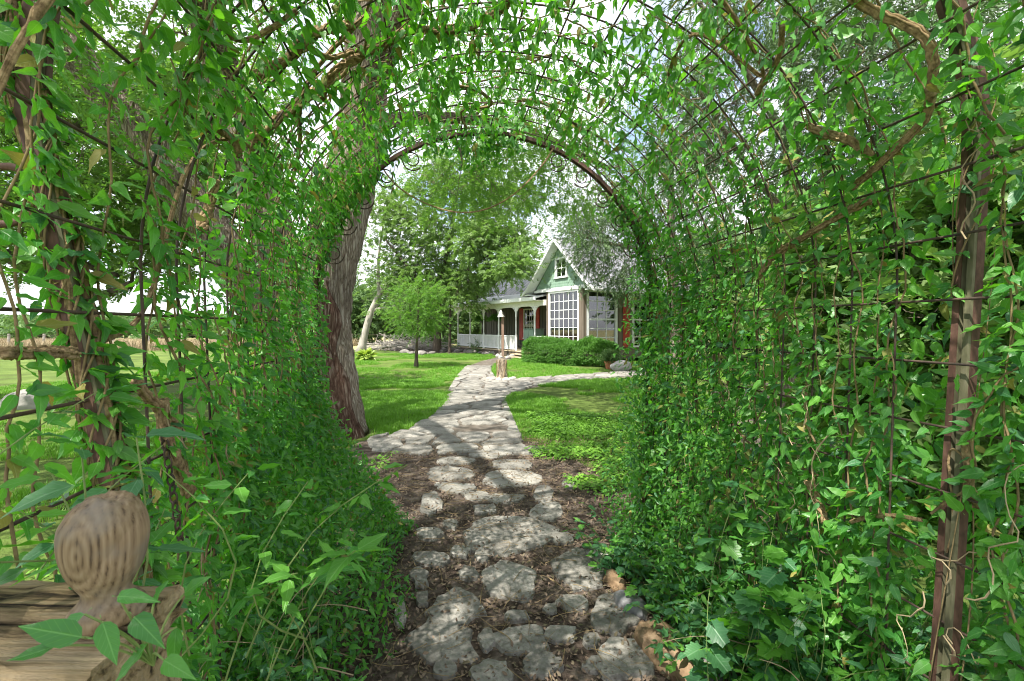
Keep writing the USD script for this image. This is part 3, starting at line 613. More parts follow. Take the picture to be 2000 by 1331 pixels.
def slope(sgn, q0, q1, th, in_=0.0):
    """One gable roof plane, flared at its eave, as a closed slab from q0 to q1."""
    prof = [(0.0, 5.92), (1.0, 4.96), (2.0, 4.00), (2.50, 3.58), (2.95, 3.36)]
    up = [(GC + sgn * x, z) for x, z in prof]
    lo = [(GC + sgn * x, z - th) for x, z in prof]
    n = len(up); v, f = [], []
    for q in (q0, q1):
        v += [[p, q, z] for p, z in up] + [[p, q, z] for p, z in lo]
    for k in range(n - 1):
        f += [[k, k + 1, 2 * n + k + 1, 2 * n + k], [n + k, 3 * n + k, 3 * n + k + 1, n + k + 1], [k, n + k, n + k + 1, k + 1], [2 * n + k, 2 * n + k + 1, 3 * n + k + 1, 3 * n + k]]
    f += [[n - 1, 2 * n - 1, 4 * n - 1, 3 * n - 1]]
    return np.array(v, float), np.array(f)
for s in (-1, 1):
    rf = hp('wing_roof', slope(s, -0.48, 8.5, 0.05), 'roof')
    ribs = []
    prof = np.array([(0.06, 5.87), (1.0, 4.97), (2.0, 4.01), (2.50, 3.59), (2.93, 3.375)])
    for q in np.arange(-0.40, 8.4, 0.42):
        ribs.append(tube([(GC + s * x, q, z + 0.012) for x, z in prof], 0.016, 4))
    hp('roof_seams', cat(ribs), 'roof', rf, kind='stuff')
    hp('rake_board', cat([(lambda sl: sl)(slope(s, -0.54, -0.482, 0.13))]), 'white')
    hp('soffit', move(slope(s, -0.47, -0.035, 0.02), (0, 0, -0.075)), 'white')
hp('ridge_cap', tube([(GC, -0.5, 5.93), (GC, 8.5, 5.93)], 0.05, 6), 'roof')
hp('gable_trim', cat([box(GC - 2.40, GC + 2.40, -0.07, 0.09, 3.44, 3.56)] + [box(GC - GW + 0.13 * k, GC - GW + 0.13 * k + 0.08, -0.052, -0.04, 3.56, 3.61) for k in range(34)]), 'white')
hp('eave_return', cat([box(GC - 2.96, GC - 2.30, -0.45, 0.0, 3.30, 3.36), box(GC + 2.30, GC + 2.96, -0.45, 0.0, 3.30, 3.36), box(GC - 2.93, GC - 2.86, -0.4, 8.4, 3.22, 3.36), box(GC - 2.86, P0 - 0.06, 0.05, 8.4, 3.36, 3.385)]), 'white')
# main roof, porch roof
def slab(pr, x0, x1, th):
    v, f = [], []
    n = len(pr)
    for x in (x0, x1):
        v += [[x, q, z] for q, z in pr] + [[x, q, z - th] for q, z in pr]
    for k in range(n - 1):
        f += [[k, 2 * n + k, 2 * n + k + 1, k + 1], [n + k, n + k + 1, 3 * n + k + 1, 3 * n + k], [k, k + 1, n + k + 1, n + k], [2 * n + k, 3 * n + k, 3 * n + k + 1, 2 * n + k + 1]]
    f += [[0, n, 3 * n, 2 * n], [n - 1, 3 * n - 1, 4 * n - 1, 2 * n - 1]]
    return np.array(v, float), np.array(f)
mr = hp('main_roof', slab([(2.0, 3.72), (5.2, 6.3), (8.6, 3.7)], -2.0, 9.0, 0.08), 'roof')
hp('roof_seams', cat([tube([(x, 2.0, 3.735), (x, 5.2, 6.315)], 0.018, 4) for x in np.arange(-1.9, 9.0, 0.42)]), 'roof', mr, kind='stuff')
pr_ = hp('porch_roof', slab([(-0.42, 3.20), (2.10, 3.78)], -2.55, 8.7, 0.05), 'white')
hp('roof_seams', cat([tube([(x, -0.42, 3.212), (x, 2.05, 3.78)], 0.014, 4) for x in np.arange(-2.4, 8.6, 0.42)]), 'white', pr_, kind='stuff')
hp('porch_fascia', box(-2.55, 8.7, -0.46, -0.42, 3.04, 3.22), 'white')
hp('porch_beam', cat([box(-2.86, 8.5, -0.06, 0.06, 2.78, 3.06), box(-2.7, 8.5, -0.40, -0.062, 3.03, 3.045), box(-2.7, 8.5, 0.062, 2.30, 3.03, 3.045)]), 'cream')
hp('porch_floor', cat([box(-2.75, 8.5, -0.12 + 0.14 * k, -0.12 + 0.14 * k + 0.134, FZ - 0.04, FZ) for k in range(17)]), 'step')
hp('porch_skirt', cat([box(-2.75, 8.5, -0.10, -0.07, 0.02, FZ - 0.045)]), 'bark_dark')
posts = [-1.80, 0.12, 2.12, 4.08, 6.04, 8.0]
for k, p in enumerate(posts):
    pr = [(0.0, FZ), (0.065, FZ), (0.065, 1.22), (0.045, 1.25), (0.055, 1.29), (0.038, 1.34), (0.048, 1.6), (0.052, 1.75), (0.036, 2.10), (0.044, 2.16), (0.036, 2.2), (0.06, 2.26), (0.06, 2.775), (0, 2.775)]
    po = hp('porch_post', move(lathe(pr, 10), (p, 0, 0)), 'white')
    for s in (-1, 1):
        a = np.linspace(0, math.pi / 2, 9)
        inner = [(0.062 + 0.44 * (1 - math.cos(t)), 2.775 - 0.44 * (1 - math.sin(t)) - 0.012) for t in a]
        outer = [(0.062, 2.776), (0.062, 2.30)] + inner[1:] + [(0.50, 2.776)]
        pg = Polygon(outer).buffer(0)
        holes = [Point(0.14, 2.68).buffer(0.045), Point(0.26, 2.72).buffer(0.03), Point(0.11, 2.52).buffer(0.03)]
        pg = pg.difference(shapely.union_all(holes))
        if pg.geom_type != 'Polygon':
            pg = max(pg.geoms, key=lambda g: g.area)
        e = trimesh.creation.extrude_polygon(pg, 0.04, engine='earcut')
        v = np.asarray(e.vertices)
        hp('bracket', (np.c_[p + s * v[:, 0], v[:, 2] - 0.02, v[:, 1]], np.asarray(e.faces)[:, ::s]), 'white', po)
for a, b in [(-2.86, posts[0])] + list(zip(posts[1:-1], posts[2:])):
    rl = hp('railing', cat([bevel_box(a + 0.04, b - 0.04, -0.035, 0.035, 1.15, 1.20), box(a + 0.04, b - 0.04, -0.02, 0.02, FZ + 0.07, FZ + 0.12)]), 'white')
    hp('balusters', cat([box(x - 0.018, x + 0.018, -0.018, 0.018, FZ + 0.12, 1.15) for x in np.arange(a + 0.14, b - 0.08, 0.105)]), 'white', rl, kind='stuff')
for k, (z0, z1, q) in enumerate([(0.17, 0.21, -0.45), (0.035, 0.075, -0.80)]):
    hp('porch_step', cat([box(-1.72, 0.05, q, q + 0.36, z0, z1), box(-1.70, 0.03, q + 0.30, q + 0.33, z0 - 0.14, z0)]), 'step')
window_front(-2.70, -1.78 + 0.1, 1.05, 2.75, 2.27, 3, 5, trim=0.07, mid=1.75, mat='cream', label='window at the right end of the porch')
for sx in (-1.52,):
    s_ = hp('shutter', box(sx, sx + 0.46, 2.25, 2.29, FZ + 0.1, 2.85), 'red')
window_front(1.75, 2.85, 1.00, 2.75, 2.27, 4, 5, trim=0.07, mid=1.8, mat='cream', label='window with red shutters on the porch wall')
for sx in (1.16, 2.98):
    s_ = hp('shutter', box(sx, sx + 0.48, 2.25, 2.29, 0.85, 2.85), 'red')
    hp('louvres', cat([box(sx + 0.05, sx + 0.43, 2.238, 2.25, z, z + 0.05) for z in np.arange(0.95, 2.75, 0.1)]), 'red', s_, kind='stuff')
hp('porch_end_post', box(8.4, 8.5, 2.1, 2.3, FZ, 3.0), 'porchwall')

# things on and before the porch
def hxy(p, q, z=0.0):
    w = HO + p * EX + q * EN
    return (w[0], w[1], z)
HR = math.atan2(EN[1], EN[0])
cb = thing('porch_cabinet', 'pale sage green cabinet standing on the porch at the head of the steps', 'cabinet', hxy(0.35, 1.35, FZ), HR)
part(cb, 'body', bevel_box(-0.36, 0.36, -0.52, 0.52, 0.06, 1.22, 0.015), M['sage'])
for y0, y1 in ((-0.50, -0.01), (0.01, 0.50)):
    dr = part(cb, 'door', bevel_box(-0.385, -0.362, y0, y1, 0.10, 1.18, 0.008), M['sage'])
    part(cb, 'handle', tube([(-0.41, y1 - 0.07 if y0 < 0 else y0 + 0.07, 0.75), (-0.41, y1 - 0.07 if y0 < 0 else y0 + 0.07, 0.60)], 0.01, 6), M['blackmetal'])
part(cb, 'cabinet_top', bevel_box(-0.40, 0.38, -0.55, 0.55, 1.221, 1.25, 0.008), M['sage'])
for y0 in (-0.47, 0.40):
    part(cb, 'leg', box(-0.34, -0.28, y0, y0 + 0.07, 0.0, 0.06), M['sage'])

def hanging_basket(loc, lb):
    b = thing('hanging_basket', lb, 'hanging basket', loc, group='ferns hanging under the porch roof')
    part(b, 'pot', lathe([(0, -0.02), (0.12, -0.02), (0.17, 0.14), (0.155, 0.14), (0.12, 0.02), (0, 0.02)], 16), M['blackmetal'])
    for k in range(3):
        a = k * 2.094
        part(b, 'chain', tube([(0.15 * math.cos(a), 0.15 * math.sin(a), 0.14), (0, 0, 0.80)], 0.005, 4), M['blackmetal'])
    r = np.random.default_rng(int(abs(loc[0]) * 100))
    n = 420
    d = unit(r.normal(size=(n, 3))); d[:, 2] = np.abs(d[:, 2]) * 0.7 - 0.25
    Pn = d * 0.34 * r.uniform(0.4, 1.0, (n, 1)) + [0, 0, 0.2]
    instancer(b + '/fronds', [(sprig(np.random.default_rng(5), 8, 0.22, 0.07), M['box'], True)], Pn, frames(d + [0, 0, -0.3], unit(r.normal(size=(n, 3)) + [0, 0, 1.5])), r.uniform(0.7, 1.2, n), np.zeros(n, int))
hanging_basket(hxy(4.95, 0.3, 2.05), 'leafy fern basket hanging in the porch bay third from the left end')
hanging_basket(hxy(3.05, 0.3, 2.05), 'leafy fern basket hanging in the porch bay left of the lamp post')

lp_ = thing('post_lamp', 'brown wooden lamp post with bell-shaped white hood before the porch', 'lamp post', (*gnd(982, 697)[:2], 0))
part(lp_, 'post', bevel_box(-0.075, 0.075, -0.075, 0.075, 0, 2.42, 0.012), M['postwood'])
part(lp_, 'hood', move(lathe([(0.0, 0.36), (0.035, 0.36), (0.05, 0.33), (0.035, 0.30), (0.075, 0.28), (0.11, 0.20), (0.135, 0.10), (0.20, 0.02), (0.235, 0.0), (0.22, -0.005), (0.12, 0.08), (0.0, 0.2)], 20), (-0.10, -0.05, 2.26)), M['brass'], True)
part(lp_, 'arm', tube([(-0.10, -0.05, 2.45), (0.0, 0.0, 2.50), (0.10, 0.0, 2.40)], 0.02, 6), M['blackmetal'])
part(lp_, 'lantern', cat([lathe([(0.0, 1.92), (0.06, 1.92), (0.075, 2.16), (0.03, 2.24), (0, 2.24)], 8)]), M['blackmetal'])
stage.GetPrimAtPath(lp_ + '/lantern')
ORD = 'first second third fourth fifth sixth seventh eighth ninth tenth eleventh twelfth thirteenth fourteenth fifteenth sixteenth seventeenth eighteenth nineteenth twentieth'.split() + ['twenty-first', 'twenty-second', 'twenty-third', 'twenty-fourth', 'twenty-fifth', 'twenty-sixth']
bs = [(986 + 14 * math.cos(k * 1.1), 699 + 4 * math.sin(k * 1.1)) for k in range(6)]
for k, (u, v) in enumerate(bs):
    top('edging_stone', rock(g3(u, v, 0.08), (0.16, 0.13, 0.12), 60 + k, k * 0.7, 2), M['grey_rock'], 'pale rounded stone at the foot of the brown lamp post, on its ' + ['right', 'right front', 'left front', 'left', 'left back', 'right back'][k] + ' side', 'stone', True, 'stones ringing the lamp post')

st = thing('tree_stump', 'grey vine-scarred tree stump standing where the path forks', 'stump', (*gnd(980, 744)[:2], 0))
th = np.linspace(0, 2 * np.pi, 29)[:-1]
hs = np.linspace(0, 0.66, 12); vs = []
for z in hs:
    rr = (0.155 - 0.03 * min(z / 0.3, 1) + 0.07 * math.exp(-z / 0.09)) * (1 + 0.10 * np.cos(3 * th + 1 + z) + 0.08 * np.cos(7 * th + 3 * z) + 0.03 * np.random.default_rng(int(z * 100)).normal(size=28))
    vs.append(np.c_[rr * np.cos(th), rr * np.sin(th), np.full(28, z)])
v = np.vstack(vs); i, j = np.meshgrid(np.arange(11), np.arange(28), indexing='ij')
q = np.stack([i * 28 + j, i * 28 + (j + 1) % 28, (i + 1) * 28 + (j + 1) % 28, (i + 1) * 28 + j], -1).reshape(-1, 4)
part(st, 'trunk', (v, q), M['stump'])
part(st, 'cut_top', (np.vstack([vs[-1] * [0.98, 0.98, 1] + [0, 0, 0.006], [[0, 0, 0.69]]]), np.array([[k, (k + 1) % 28, 28] for k in range(28)])), M['stump'])
for k in range(5):
    a = k * 1.257
    part(st, 'vine_stem', tube([(0.17 * math.cos(a + 0.5 * t), 0.17 * math.sin(a + 0.5 * t), 0.02 + 0.62 * t) for t in np.linspace(0, 1, 8)], 0.012, 5), M['vine_bark'])
for k, (dx, dy) in enumerate([(-0.36, -0.05), (-0.26, -0.24), (-0.08, -0.30), (0.14, -0.26), (0.30, -0.12), (0.36, 0.06)]):
    b0 = gnd(980, 744)
    top('edging_stone', rock((b0[0] + dx, b0[1] + dy, 0.05), (0.13, 0.10, 0.08), 80 + k, k, 2), M['grey_rock'], 'small pale stone at the foot of the tree stump, ' + ORD[k] + ' from the left', 'stone', True, 'stones ringing the tree stump')

pot = thing('terracotta_pot', 'square-rimmed terracotta pot with a leafy plant before the hedge end', 'plant pot', (*gnd(1192, 721)[:2], 0))
part(pot, 'pot', lathe([(0, 0), (0.17, 0), (0.225, 0.25), (0.245, 0.25), (0.25, 0.32), (0.22, 0.32), (0.20, 0.26), (0, 0.26)], 24), M['terracotta'])
r = np.random.default_rng(6); n = 260
d = unit(np.c_[r.normal(size=(n, 2)), np.abs(r.normal(size=n)) + 0.2])
instancer(pot + '/leaves', [(sprig(np.random.default_rng(6), 9, 0.25, 0.075), M['far'], True)], d * r.uniform(0.05, 0.32, (n, 1)) + [0, 0, 0.3], frames(d + r.normal(0, 0.3, (n, 3)), unit(r.normal(size=(n, 3)) + [0, 0, 1.2])), r.uniform(0.7, 1.2, n), np.zeros(n, int))

# ------------------------------------------------------------------ trees and shrubs
SPR = {'elm': [sprig(np.random.default_rng(200 + k), 13, 0.30, 0.066, 0.6) for k in range(3)],
       'oak': [sprig(np.random.default_rng(210 + k), 15, 0.28, 0.095, 0.72, 1.3, 0.3) for k in range(3)],
       'far': [sprig(np.random.default_rng(220 + k), 15, 0.42, 0.15, 0.72, 1.3, 0.3) for k in range(3)],
       'cedar': [cedar_sprig(np.random.default_rng(230 + k), 22, 0.45) for k in range(3)],
       'box': [sprig(np.random.default_rng(240 + k), 12, 0.14, 0.034, 0.6, 0.9, 0.0) for k in range(3)]}

def tree(name, label, kind, trunks, blobs, bark='bark', per=26, spread=0.55, seed=0, leafmat=None, sides=8, twigs=2, drop=0.15, scale=1.0, category='tree', group=None, clear=None, gnarl=0.18, leafdir=None):
    """trunks: [(points, r0, r1)], blobs: [(centre, radii, clumps)]. Branches run from the nearest limb to each leaf clump."""
    r = np.random.default_rng(seed)
    t = thing(name, label, category, tuple(trunks[0][0][0]), group=group)
    o = np.array(trunks[0][0][0], float)
    sk_p, sk_r, limbs = [], [], []
    for k, (pts, r0, r1) in enumerate(trunks):
        p = spline(pts, 90 if sides > 20 else (18 if sides > 8 else 10))
        rad = np.interp(np.linspace(0, 1, len(p)), [0, 1], [r0, r1])
        if k == 0 or pts[0][2] < 0.3:
            h = p[:, 2] - p[0, 2]
            rad = rad * (1 + 0.45 * np.exp(-h / (r0 * 1.3)))
        a = np.linspace(0, 2 * np.pi, sides, endpoint=False)
        rr = rad[:, None] * (1 + 0.09 * meshkit.noise(np.stack([np.cos(a)[None] * 1.7 + p[:, :1] * 0, np.sin(a)[None] * 1.7 + p[:, :1] * 0, p[:, 2:3] * 0.8 + a[None] * 0], -1), seed) * 2 - 0.09)
        if sides > 20:                       # deep ridges and furrows, broken along their length
            ca, sa = np.cos(a)[None] + p[:, :1] * 0, np.sin(a)[None] + p[:, :1] * 0
            tw_ = 0.35 * p[:, 2:3]
            nz = meshkit.noise(np.stack([(np.cos(a)[None] * np.cos(tw_) - np.sin(a)[None] * np.sin(tw_)) * 9, (np.sin(a)[None] * np.cos(tw_) + np.cos(a)[None] * np.sin(tw_)) * 9, p[:, 2:3] * 2.4 + a[None] * 0], -1), seed + k)
            rr = rr + 0.055 * (np.abs(nz - 0.5) * 2 - 0.35) + 0.03 * (meshkit.noise(np.stack([ca * 3, sa * 3, p[:, 2:3] * 1.1 + ca * 0], -1), 4) - 0.5)
        part(t, 'trunk', (tube(p, rr, sides)[0] - o, tube(p, rr, sides)[1]), M[bark], True)
        sk_p.append(p[len(p) // 3:]); sk_r.append(rad[len(p) // 3:])
    SP, SRr = np.vstack(sk_p), np.concatenate(sk_r)
    C = []
    for c, rad, n in blobs:
        d = unit(r.normal(size=(n, 3))) * r.uniform(0.25, 1, (n, 1)) ** 0.45
        C.append(np.asarray(c) + d * np.asarray(rad))
    C = np.vstack(C)
    if clear is not None:
        C = C[~clear(C)]
    C = C[np.argsort(np.linalg.norm(C - SP.mean(0), axis=1))]
    bm = []
    LP, LX, LN = [], [], []
    for c in C:
        d = np.linalg.norm(SP - c, axis=1) + 0.5 * np.maximum(SP[:, 2] - c[2], 0)
        k = int(np.argmin(d)); s = SP[k]
        L = np.linalg.norm(c - s)
        mid = (s + c) / 2 + r.normal(0, gnarl * 0.6, 3) * L + [0, 0, 0.10 * L]
        p = spline([s, s * 0.6 + mid * 0.4 + r.normal(0, gnarl * 0.25, 3) * L, mid, c], 7)
        r0 = min(SRr[k] * 0.65, 0.012 + 0.022 * L * scale)
        rad = np.linspace(r0, 0.006 * scale, 7)
        bm.append(tube(p, rad, 5, False))
        SP = np.vstack([SP, p[2:]]); SRr = np.r_[SRr, rad[2:]]
        n = r.poisson(per)
        off = r.normal(0, spread, (n, 3)) * [1, 1, 0.7]
        LP.append(c + off); LX.append(unit(off + unit(c - s) * spread * 0.7 + r.normal(0, 0.35, (n, 3)) * spread + [0, 0, -drop * spread]))
        for _ in range(twigs):
            e = c + r.normal(0, spread, 3)
            bm.append(tube(spline([p[4], (p[4] + e) / 2 + r.normal(0, 0.1, 3), e], 4), [0.008 * scale, 0.006 * scale, 0.004 * scale, 0.003 * scale], 3, False))
    part(t, 'branches', (cat(bm)[0] - o, cat(bm)[1]), M[bark], True, kind='stuff')
    P, X = np.vstack(LP), np.vstack(LX)
    if clear is not None:
        k = ~clear(P); P, X = P[k], X[k]
    N = unit(r.normal(0, 0.45, P.shape) + [0, 0, 1])
    instancer(t + '/crown', [(m, leafmat or M[kind], False) for m in SPR[kind]], P - o, frames(X, N), r.uniform(0.7, 1.3, len(P)) * scale ** 0.5, r.integers(0, 3, len(P)))
    return t

def in_arbor(P):                        # the inside of the arbor and the air right round it are kept free of tree leaves
    a, b, z = arb_of(P)
    return (np.abs(a) < 1.7) & (b > -3) & (b < 3.9) & (z < 3.7)
A0, AR, AD = 0.41, np.array([0.9876, 0.157]), np.array([-0.157, 0.9876])
def arb_of(P):
    P = np.asarray(P, float)
    return P[..., 0] * AR[0] + P[..., 1] * AR[1] - A0, P[..., 0] * AD[0] + P[..., 1] * AD[1], P[..., 2]
def view_hole(P):                       # the opening towards the house and sky below the big tree's limbs
    u, v = pix(P)
    return in_arbor(P) | ((P[:, 1] > 3) & (u > 690) & (u < 1280) & (v > 455) & (P[:, 1] < 14)) | ((P[:, 1] > 0.3) & (P[:, 2] < 2.6) & (P[:, 1] < 14))

B = np.array([-2.97, 7.55, 0.0])
big = tree('shade_tree', 'huge rough-barked multi-stemmed tree behind the left side of the arbor', 'elm',
     [([B, B + [-0.02, 0.0, 1.0], B + [-0.05, 0.05, 2.0], B + [0.26, 0.1, 3.3], B + [0.50, 0.2, 4.6], B + [0.62, 0.3, 6.4], B + [0.9, 0.2, 9.0]], 0.51, 0.24),
      ([B + [-0.25, 0, 0.8], B + [-0.55, 0.0, 2.2], B + [-0.85, -0.1, 3.6], B + [-1.35, -0.2, 5.2], B + [-1.9, -0.5, 8.0]], 0.40, 0.16),
      ([B + [-0.45, -0.1, 1.0], B + [-1.1, -0.2, 2.4], B + [-2.05, -0.5, 3.9], B + [-3.2, -0.9, 5.6], B + [-4.6, -1.4, 7.5]], 0.36, 0.14),
      ([B + [0.35, 0.2, 4.2], B + [1.1, -0.6, 5.4], B + [2.3, -1.9, 6.4], B + [4.0, -3.2, 7.2]], 0.17, 0.07),
      ([B + [-1.2, -0.2, 5.0], B + [-0.8, -2.2, 6.4], B + [-0.3, -4.5, 7.4], B + [0.4, -7.0, 8.0]], 0.17, 0.06),
      ([B + [0.45, 0.25, 4.9], B + [1.7, 1.8, 5.7], B + [3.4, 3.0, 5.9], B + [5.2, 3.6, 5.3]], 0.13, 0.04)],
     [((-4.5, 5.5, 9.0), (5.0, 5.0, 3.2), 120), ((0.8, 4.2, 8.4), (3.6, 4.2, 2.0), 58), ((-2.2, -0.6, 9.0), (4.2, 4.0, 2.0), 46), ((-2.0, -1.4, 5.8), (1.2, 1.1, 0.7), 20), ((-6.2, 5.5, 5.0), (2.6, 2.8, 1.9), 64), ((-5.0, 2.6, 5.4), (1.8, 1.8, 1.4), 30), ((0.2, 10.5, 6.3), (2.8, 1.8, 0.9), 34), ((0.9, 10.8, 5.0), (2.4, 1.0, 0.7), 26), ((-1.0, 10.2, 4.6), (1.0, 0.8, 0.6), 8)],
     'bark', 28, 0.42, 7, sides=84, clear=view_hole, drop=0.6)
# the reddish scar down the trunk, a raised strip of exposed bark
zz = np.linspace(0.0, 2.35, 30)
tk = spline([B, B + [-0.02, 0.0, 1.0], B + [-0.05, 0.05, 2.0], B + [0.26, 0.1, 3.3]], 60)
sv = []
for z in zz:
    c = tk[np.argmin(np.abs(tk[:, 2] - z))]
    R0 = np.interp(z, [0, 3.3], [0.51, 0.415]) * (1 + 0.45 * math.exp(-z / 0.66)) + 0.040
    w = 0.40 * math.sin(min(1, (2.42 - z) / 1.0) * math.pi / 2) * (1 + 0.3 * math.sin(z * 4)) + 0.04
    for q in np.linspace(-1, 1, 13):
        ang = -0.78 - 0.12 * z + q * w + 0.10 * math.sin(z * 7 + q * 2)
        rr = R0 - 0.05 * (abs(q) > 0.92) + 0.05 * (meshkit.noise(np.array([q * 5.0, z * 2.2, 0.5]), 3) - 0.4)
        sv.append([c[0] + rr * math.cos(ang), c[1] + rr * math.sin(ang), z])
i, j = np.meshgrid(np.arange(29), np.arange(12), indexing='ij'); a = i * 13 + j
part(big, 'bark_scar', (np.array(sv) - B, np.stack([a, a + 1, a + 14, a + 13], -1).reshape(-1, 4)), M['bark_red'], True, label='dark red strip of stripped bark')

def outside_left(P):
    u, v = pix(P)
    return in_arbor(P) | (P[:, 2] < 2.2) | ((u > 560) & (P[:, 1] > 1)) | ((u < 180) & (v > 560) & (P[:, 1] > 1))
tree('live_oak', 'spreading oak with low limbs reaching in from the left edge', 'oak',
     [([(-13.0, 11.0, 0), (-12.6, 11, 1.6), (-12.2, 11, 3.0)], 0.42, 0.30), ([(-12.3, 11, 2.6), (-11.2, 10.5, 3.2), (-9.8, 10.0, 2.75), (-8.4, 9.6, 2.25), (-7.4, 9.4, 2.5)], 0.20, 0.07),
      ([(-12.3, 11, 2.9), (-11.0, 10.6, 4.0), (-9.4, 10.2, 3.2), (-8.0, 9.8, 2.7)], 0.15, 0.05), ([(-12.2, 11, 3.0), (-10.0, 10.5, 5.5), (-7.0, 10, 7.0)], 0.22, 0.08)],
     [((-9.5, 10.5, 5.6), (3.6, 3.2, 2.4), 150), ((-8.2, 9.8, 3.5), (2.4, 1.6, 0.9), 26), ((-5.8, 12.5, 6.4), (2.6, 2.2, 2.2), 40)], 'bark_dark', 30, 0.5, 13, clear=outside_left, sides=10)

# trees round the lawn and house
tree('light_tree', 'bright green leafy tree standing left of the porch end', 'oak', [([(-4.9, 31.6, 0), (-4.85, 31.6, 1.6), (-4.7, 31.4, 4.0), (-4.0, 31.0, 7.0), (-3.6, 30.8, 10)], 0.24, 0.10), ([(-4.75, 31.5, 3.2), (-3.2, 30.0, 4.8), (-1.2, 28.4, 6.0)], 0.13, 0.05), ([(-4.75, 31.5, 3.4), (-6.4, 31, 5.2), (-8.0, 30.6, 7.2)], 0.12, 0.05)],
     [((-4.0, 31.0, 8.6), (4.6, 3.0, 4.4), 150), ((-0.6, 28.6, 8.4), (2.8, 2.0, 2.6), 50), ((-0.9, 27.4, 6.0), (2.1, 1.6, 1.7), 42), ((-2.4, 29.0, 3.8), (1.6, 1.2, 0.9), 16), ((0.0, 25.4, 5.0), (1.2, 0.9, 0.8), 15), ((-6.0, 31.2, 4.3), (1.9, 1.6, 1.2), 26)], 'bark_dark', 24, 0.44, 17, scale=1.5, twigs=4)
tree('pale_trunk_tree', 'leaning pale-barked tree with open crown beside the big trunk', 'oak', [([(-10.0, 32.0, 0), (-9.7, 32, 1.4), (-9.35, 32, 2.6), (-8.7, 32, 4.0)], 0.25, 0.17), ([(-8.8, 32, 3.8), (-8.9, 32.2, 6.0), (-8.4, 32.0, 9.0)], 0.13, 0.05), ([(-8.7, 32, 4.0), (-7.2, 31.6, 5.2), (-5.4, 31.2, 6.0)], 0.15, 0.05), ([(-9.3, 32, 2.8), (-8.0, 31.8, 3.0), (-6.8, 31.6, 3.1)], 0.10, 0.04)],
     [((-8.2, 32, 8.0), (3.0, 2.2, 3.4), 44), ((-6.6, 31.5, 5.6), (2.6, 1.4, 1.6), 18), ((-7.6, 32, 3.4), (1.6, 1.2, 0.7), 7)], 'bark_pale', 22, 0.55, 19, scale=1.4, twigs=5)
tree('thin_tree', 'slim dark-stemmed young tree near the far end of the porch', 'oak', [([(-4.0, 31.0, 0), (-3.98, 31, 2.0), (-3.9, 30.9, 4.2)], 0.10, 0.05)], [((-3.9, 30.9, 4.6), (1.2, 1.0, 1.4), 18)], 'bark_dark', 26, 0.4, 23, scale=1.2)
sp = gnd(813, 718)
tree('sapling', 'slender young tree standing alone on the sunny lawn', 'elm', [([sp, sp + [0.02, 0, 0.9], sp + [0.05, 0, 1.35], sp + [0.08, 0, 3.2]], 0.075, 0.02), ([sp + [0.04, 0, 1.1], sp + [-0.12, 0, 1.6], sp + [-0.3, 0.1, 2.6]], 0.04, 0.015), ([sp + [0.05, 0, 1.4], sp + [0.3, 0.05, 1.9], sp + [0.45, 0, 2.6]], 0.03, 0.012)],
     [(sp + [0.05, 0, 2.45], (1.05, 0.95, 1.15), 60)], 'bark_dark', 22, 0.24, 29, twigs=2, scale=0.8)
def clear_house(P):
    u, v = pix(P)
    return in_arbor(P) | ((u < 1225) & (v > 585) & (P[:, 1] < 22)) | (u < 1075) | ((u < 1120) & (v > 520))
tree('cedar_tree', 'feathery cedar hanging its branches before the right of the house', 'cedar', [([(6.1, 17.8, 0), (6.0, 17.8, 2.2), (5.8, 17.6, 5.0), (5.8, 17.6, 9.0)], 0.24, 0.07), ([(5.95, 17.8, 3.6), (4.6, 17.2, 4.4), (3.2, 16.8, 4.6), (2.0, 16.5, 4.9)], 0.10, 0.03), ([(5.9, 17.7, 4.6), (4.4, 17.4, 5.8), (2.8, 17.0, 6.6)], 0.09, 0.03)],
     [((3.1, 16.9, 5.3), (1.4, 1.2, 1.1), 30), ((2.8, 16.8, 3.9), (0.5, 0.5, 0.5), 5), ((5.6, 17.4, 6.2), (2.4, 1.8, 2.6), 60), ((4.1, 16.9, 3.4), (0.6, 0.6, 0.7), 9)], 'bark', 30, 0.30, 31, scale=1.0, twigs=4, drop=0.9, clear=clear_house)
def right_side(P):
    u, v = pix(P)
    return in_arbor(P) | ((u < 1300) & (P[:, 1] > 0.5))
tree('cedar_tree', 'tall grey-green cedar whose thin dead branches cross the sky at upper right', 'cedar', [([(5.6, 9.5, 0), (5.5, 9.5, 3), (5.4, 9.3, 6.0), (5.4, 9.2, 10)], 0.22, 0.08), ([(5.5, 9.4, 3.6), (4.0, 8.4, 4.6), (2.8, 7.6, 5.6)], 0.08, 0.02), ([(5.5, 9.4, 4.2), (6.6, 8.0, 5.2), (7.6, 7.0, 6.4)], 0.08, 0.02), ([(5.45, 9.3, 5.0), (3.9, 8.6, 6.6), (2.4, 8.0, 8.0)], 0.08, 0.02)],
     [((4.6, 8.6, 6.4), (2.8, 2.2, 2.6), 90), ((6.8, 8.0, 6.0), (2.2, 2.0, 2.2), 50)], 'bark', 26, 0.34, 37, twigs=7, drop=0.9, clear=right_side)
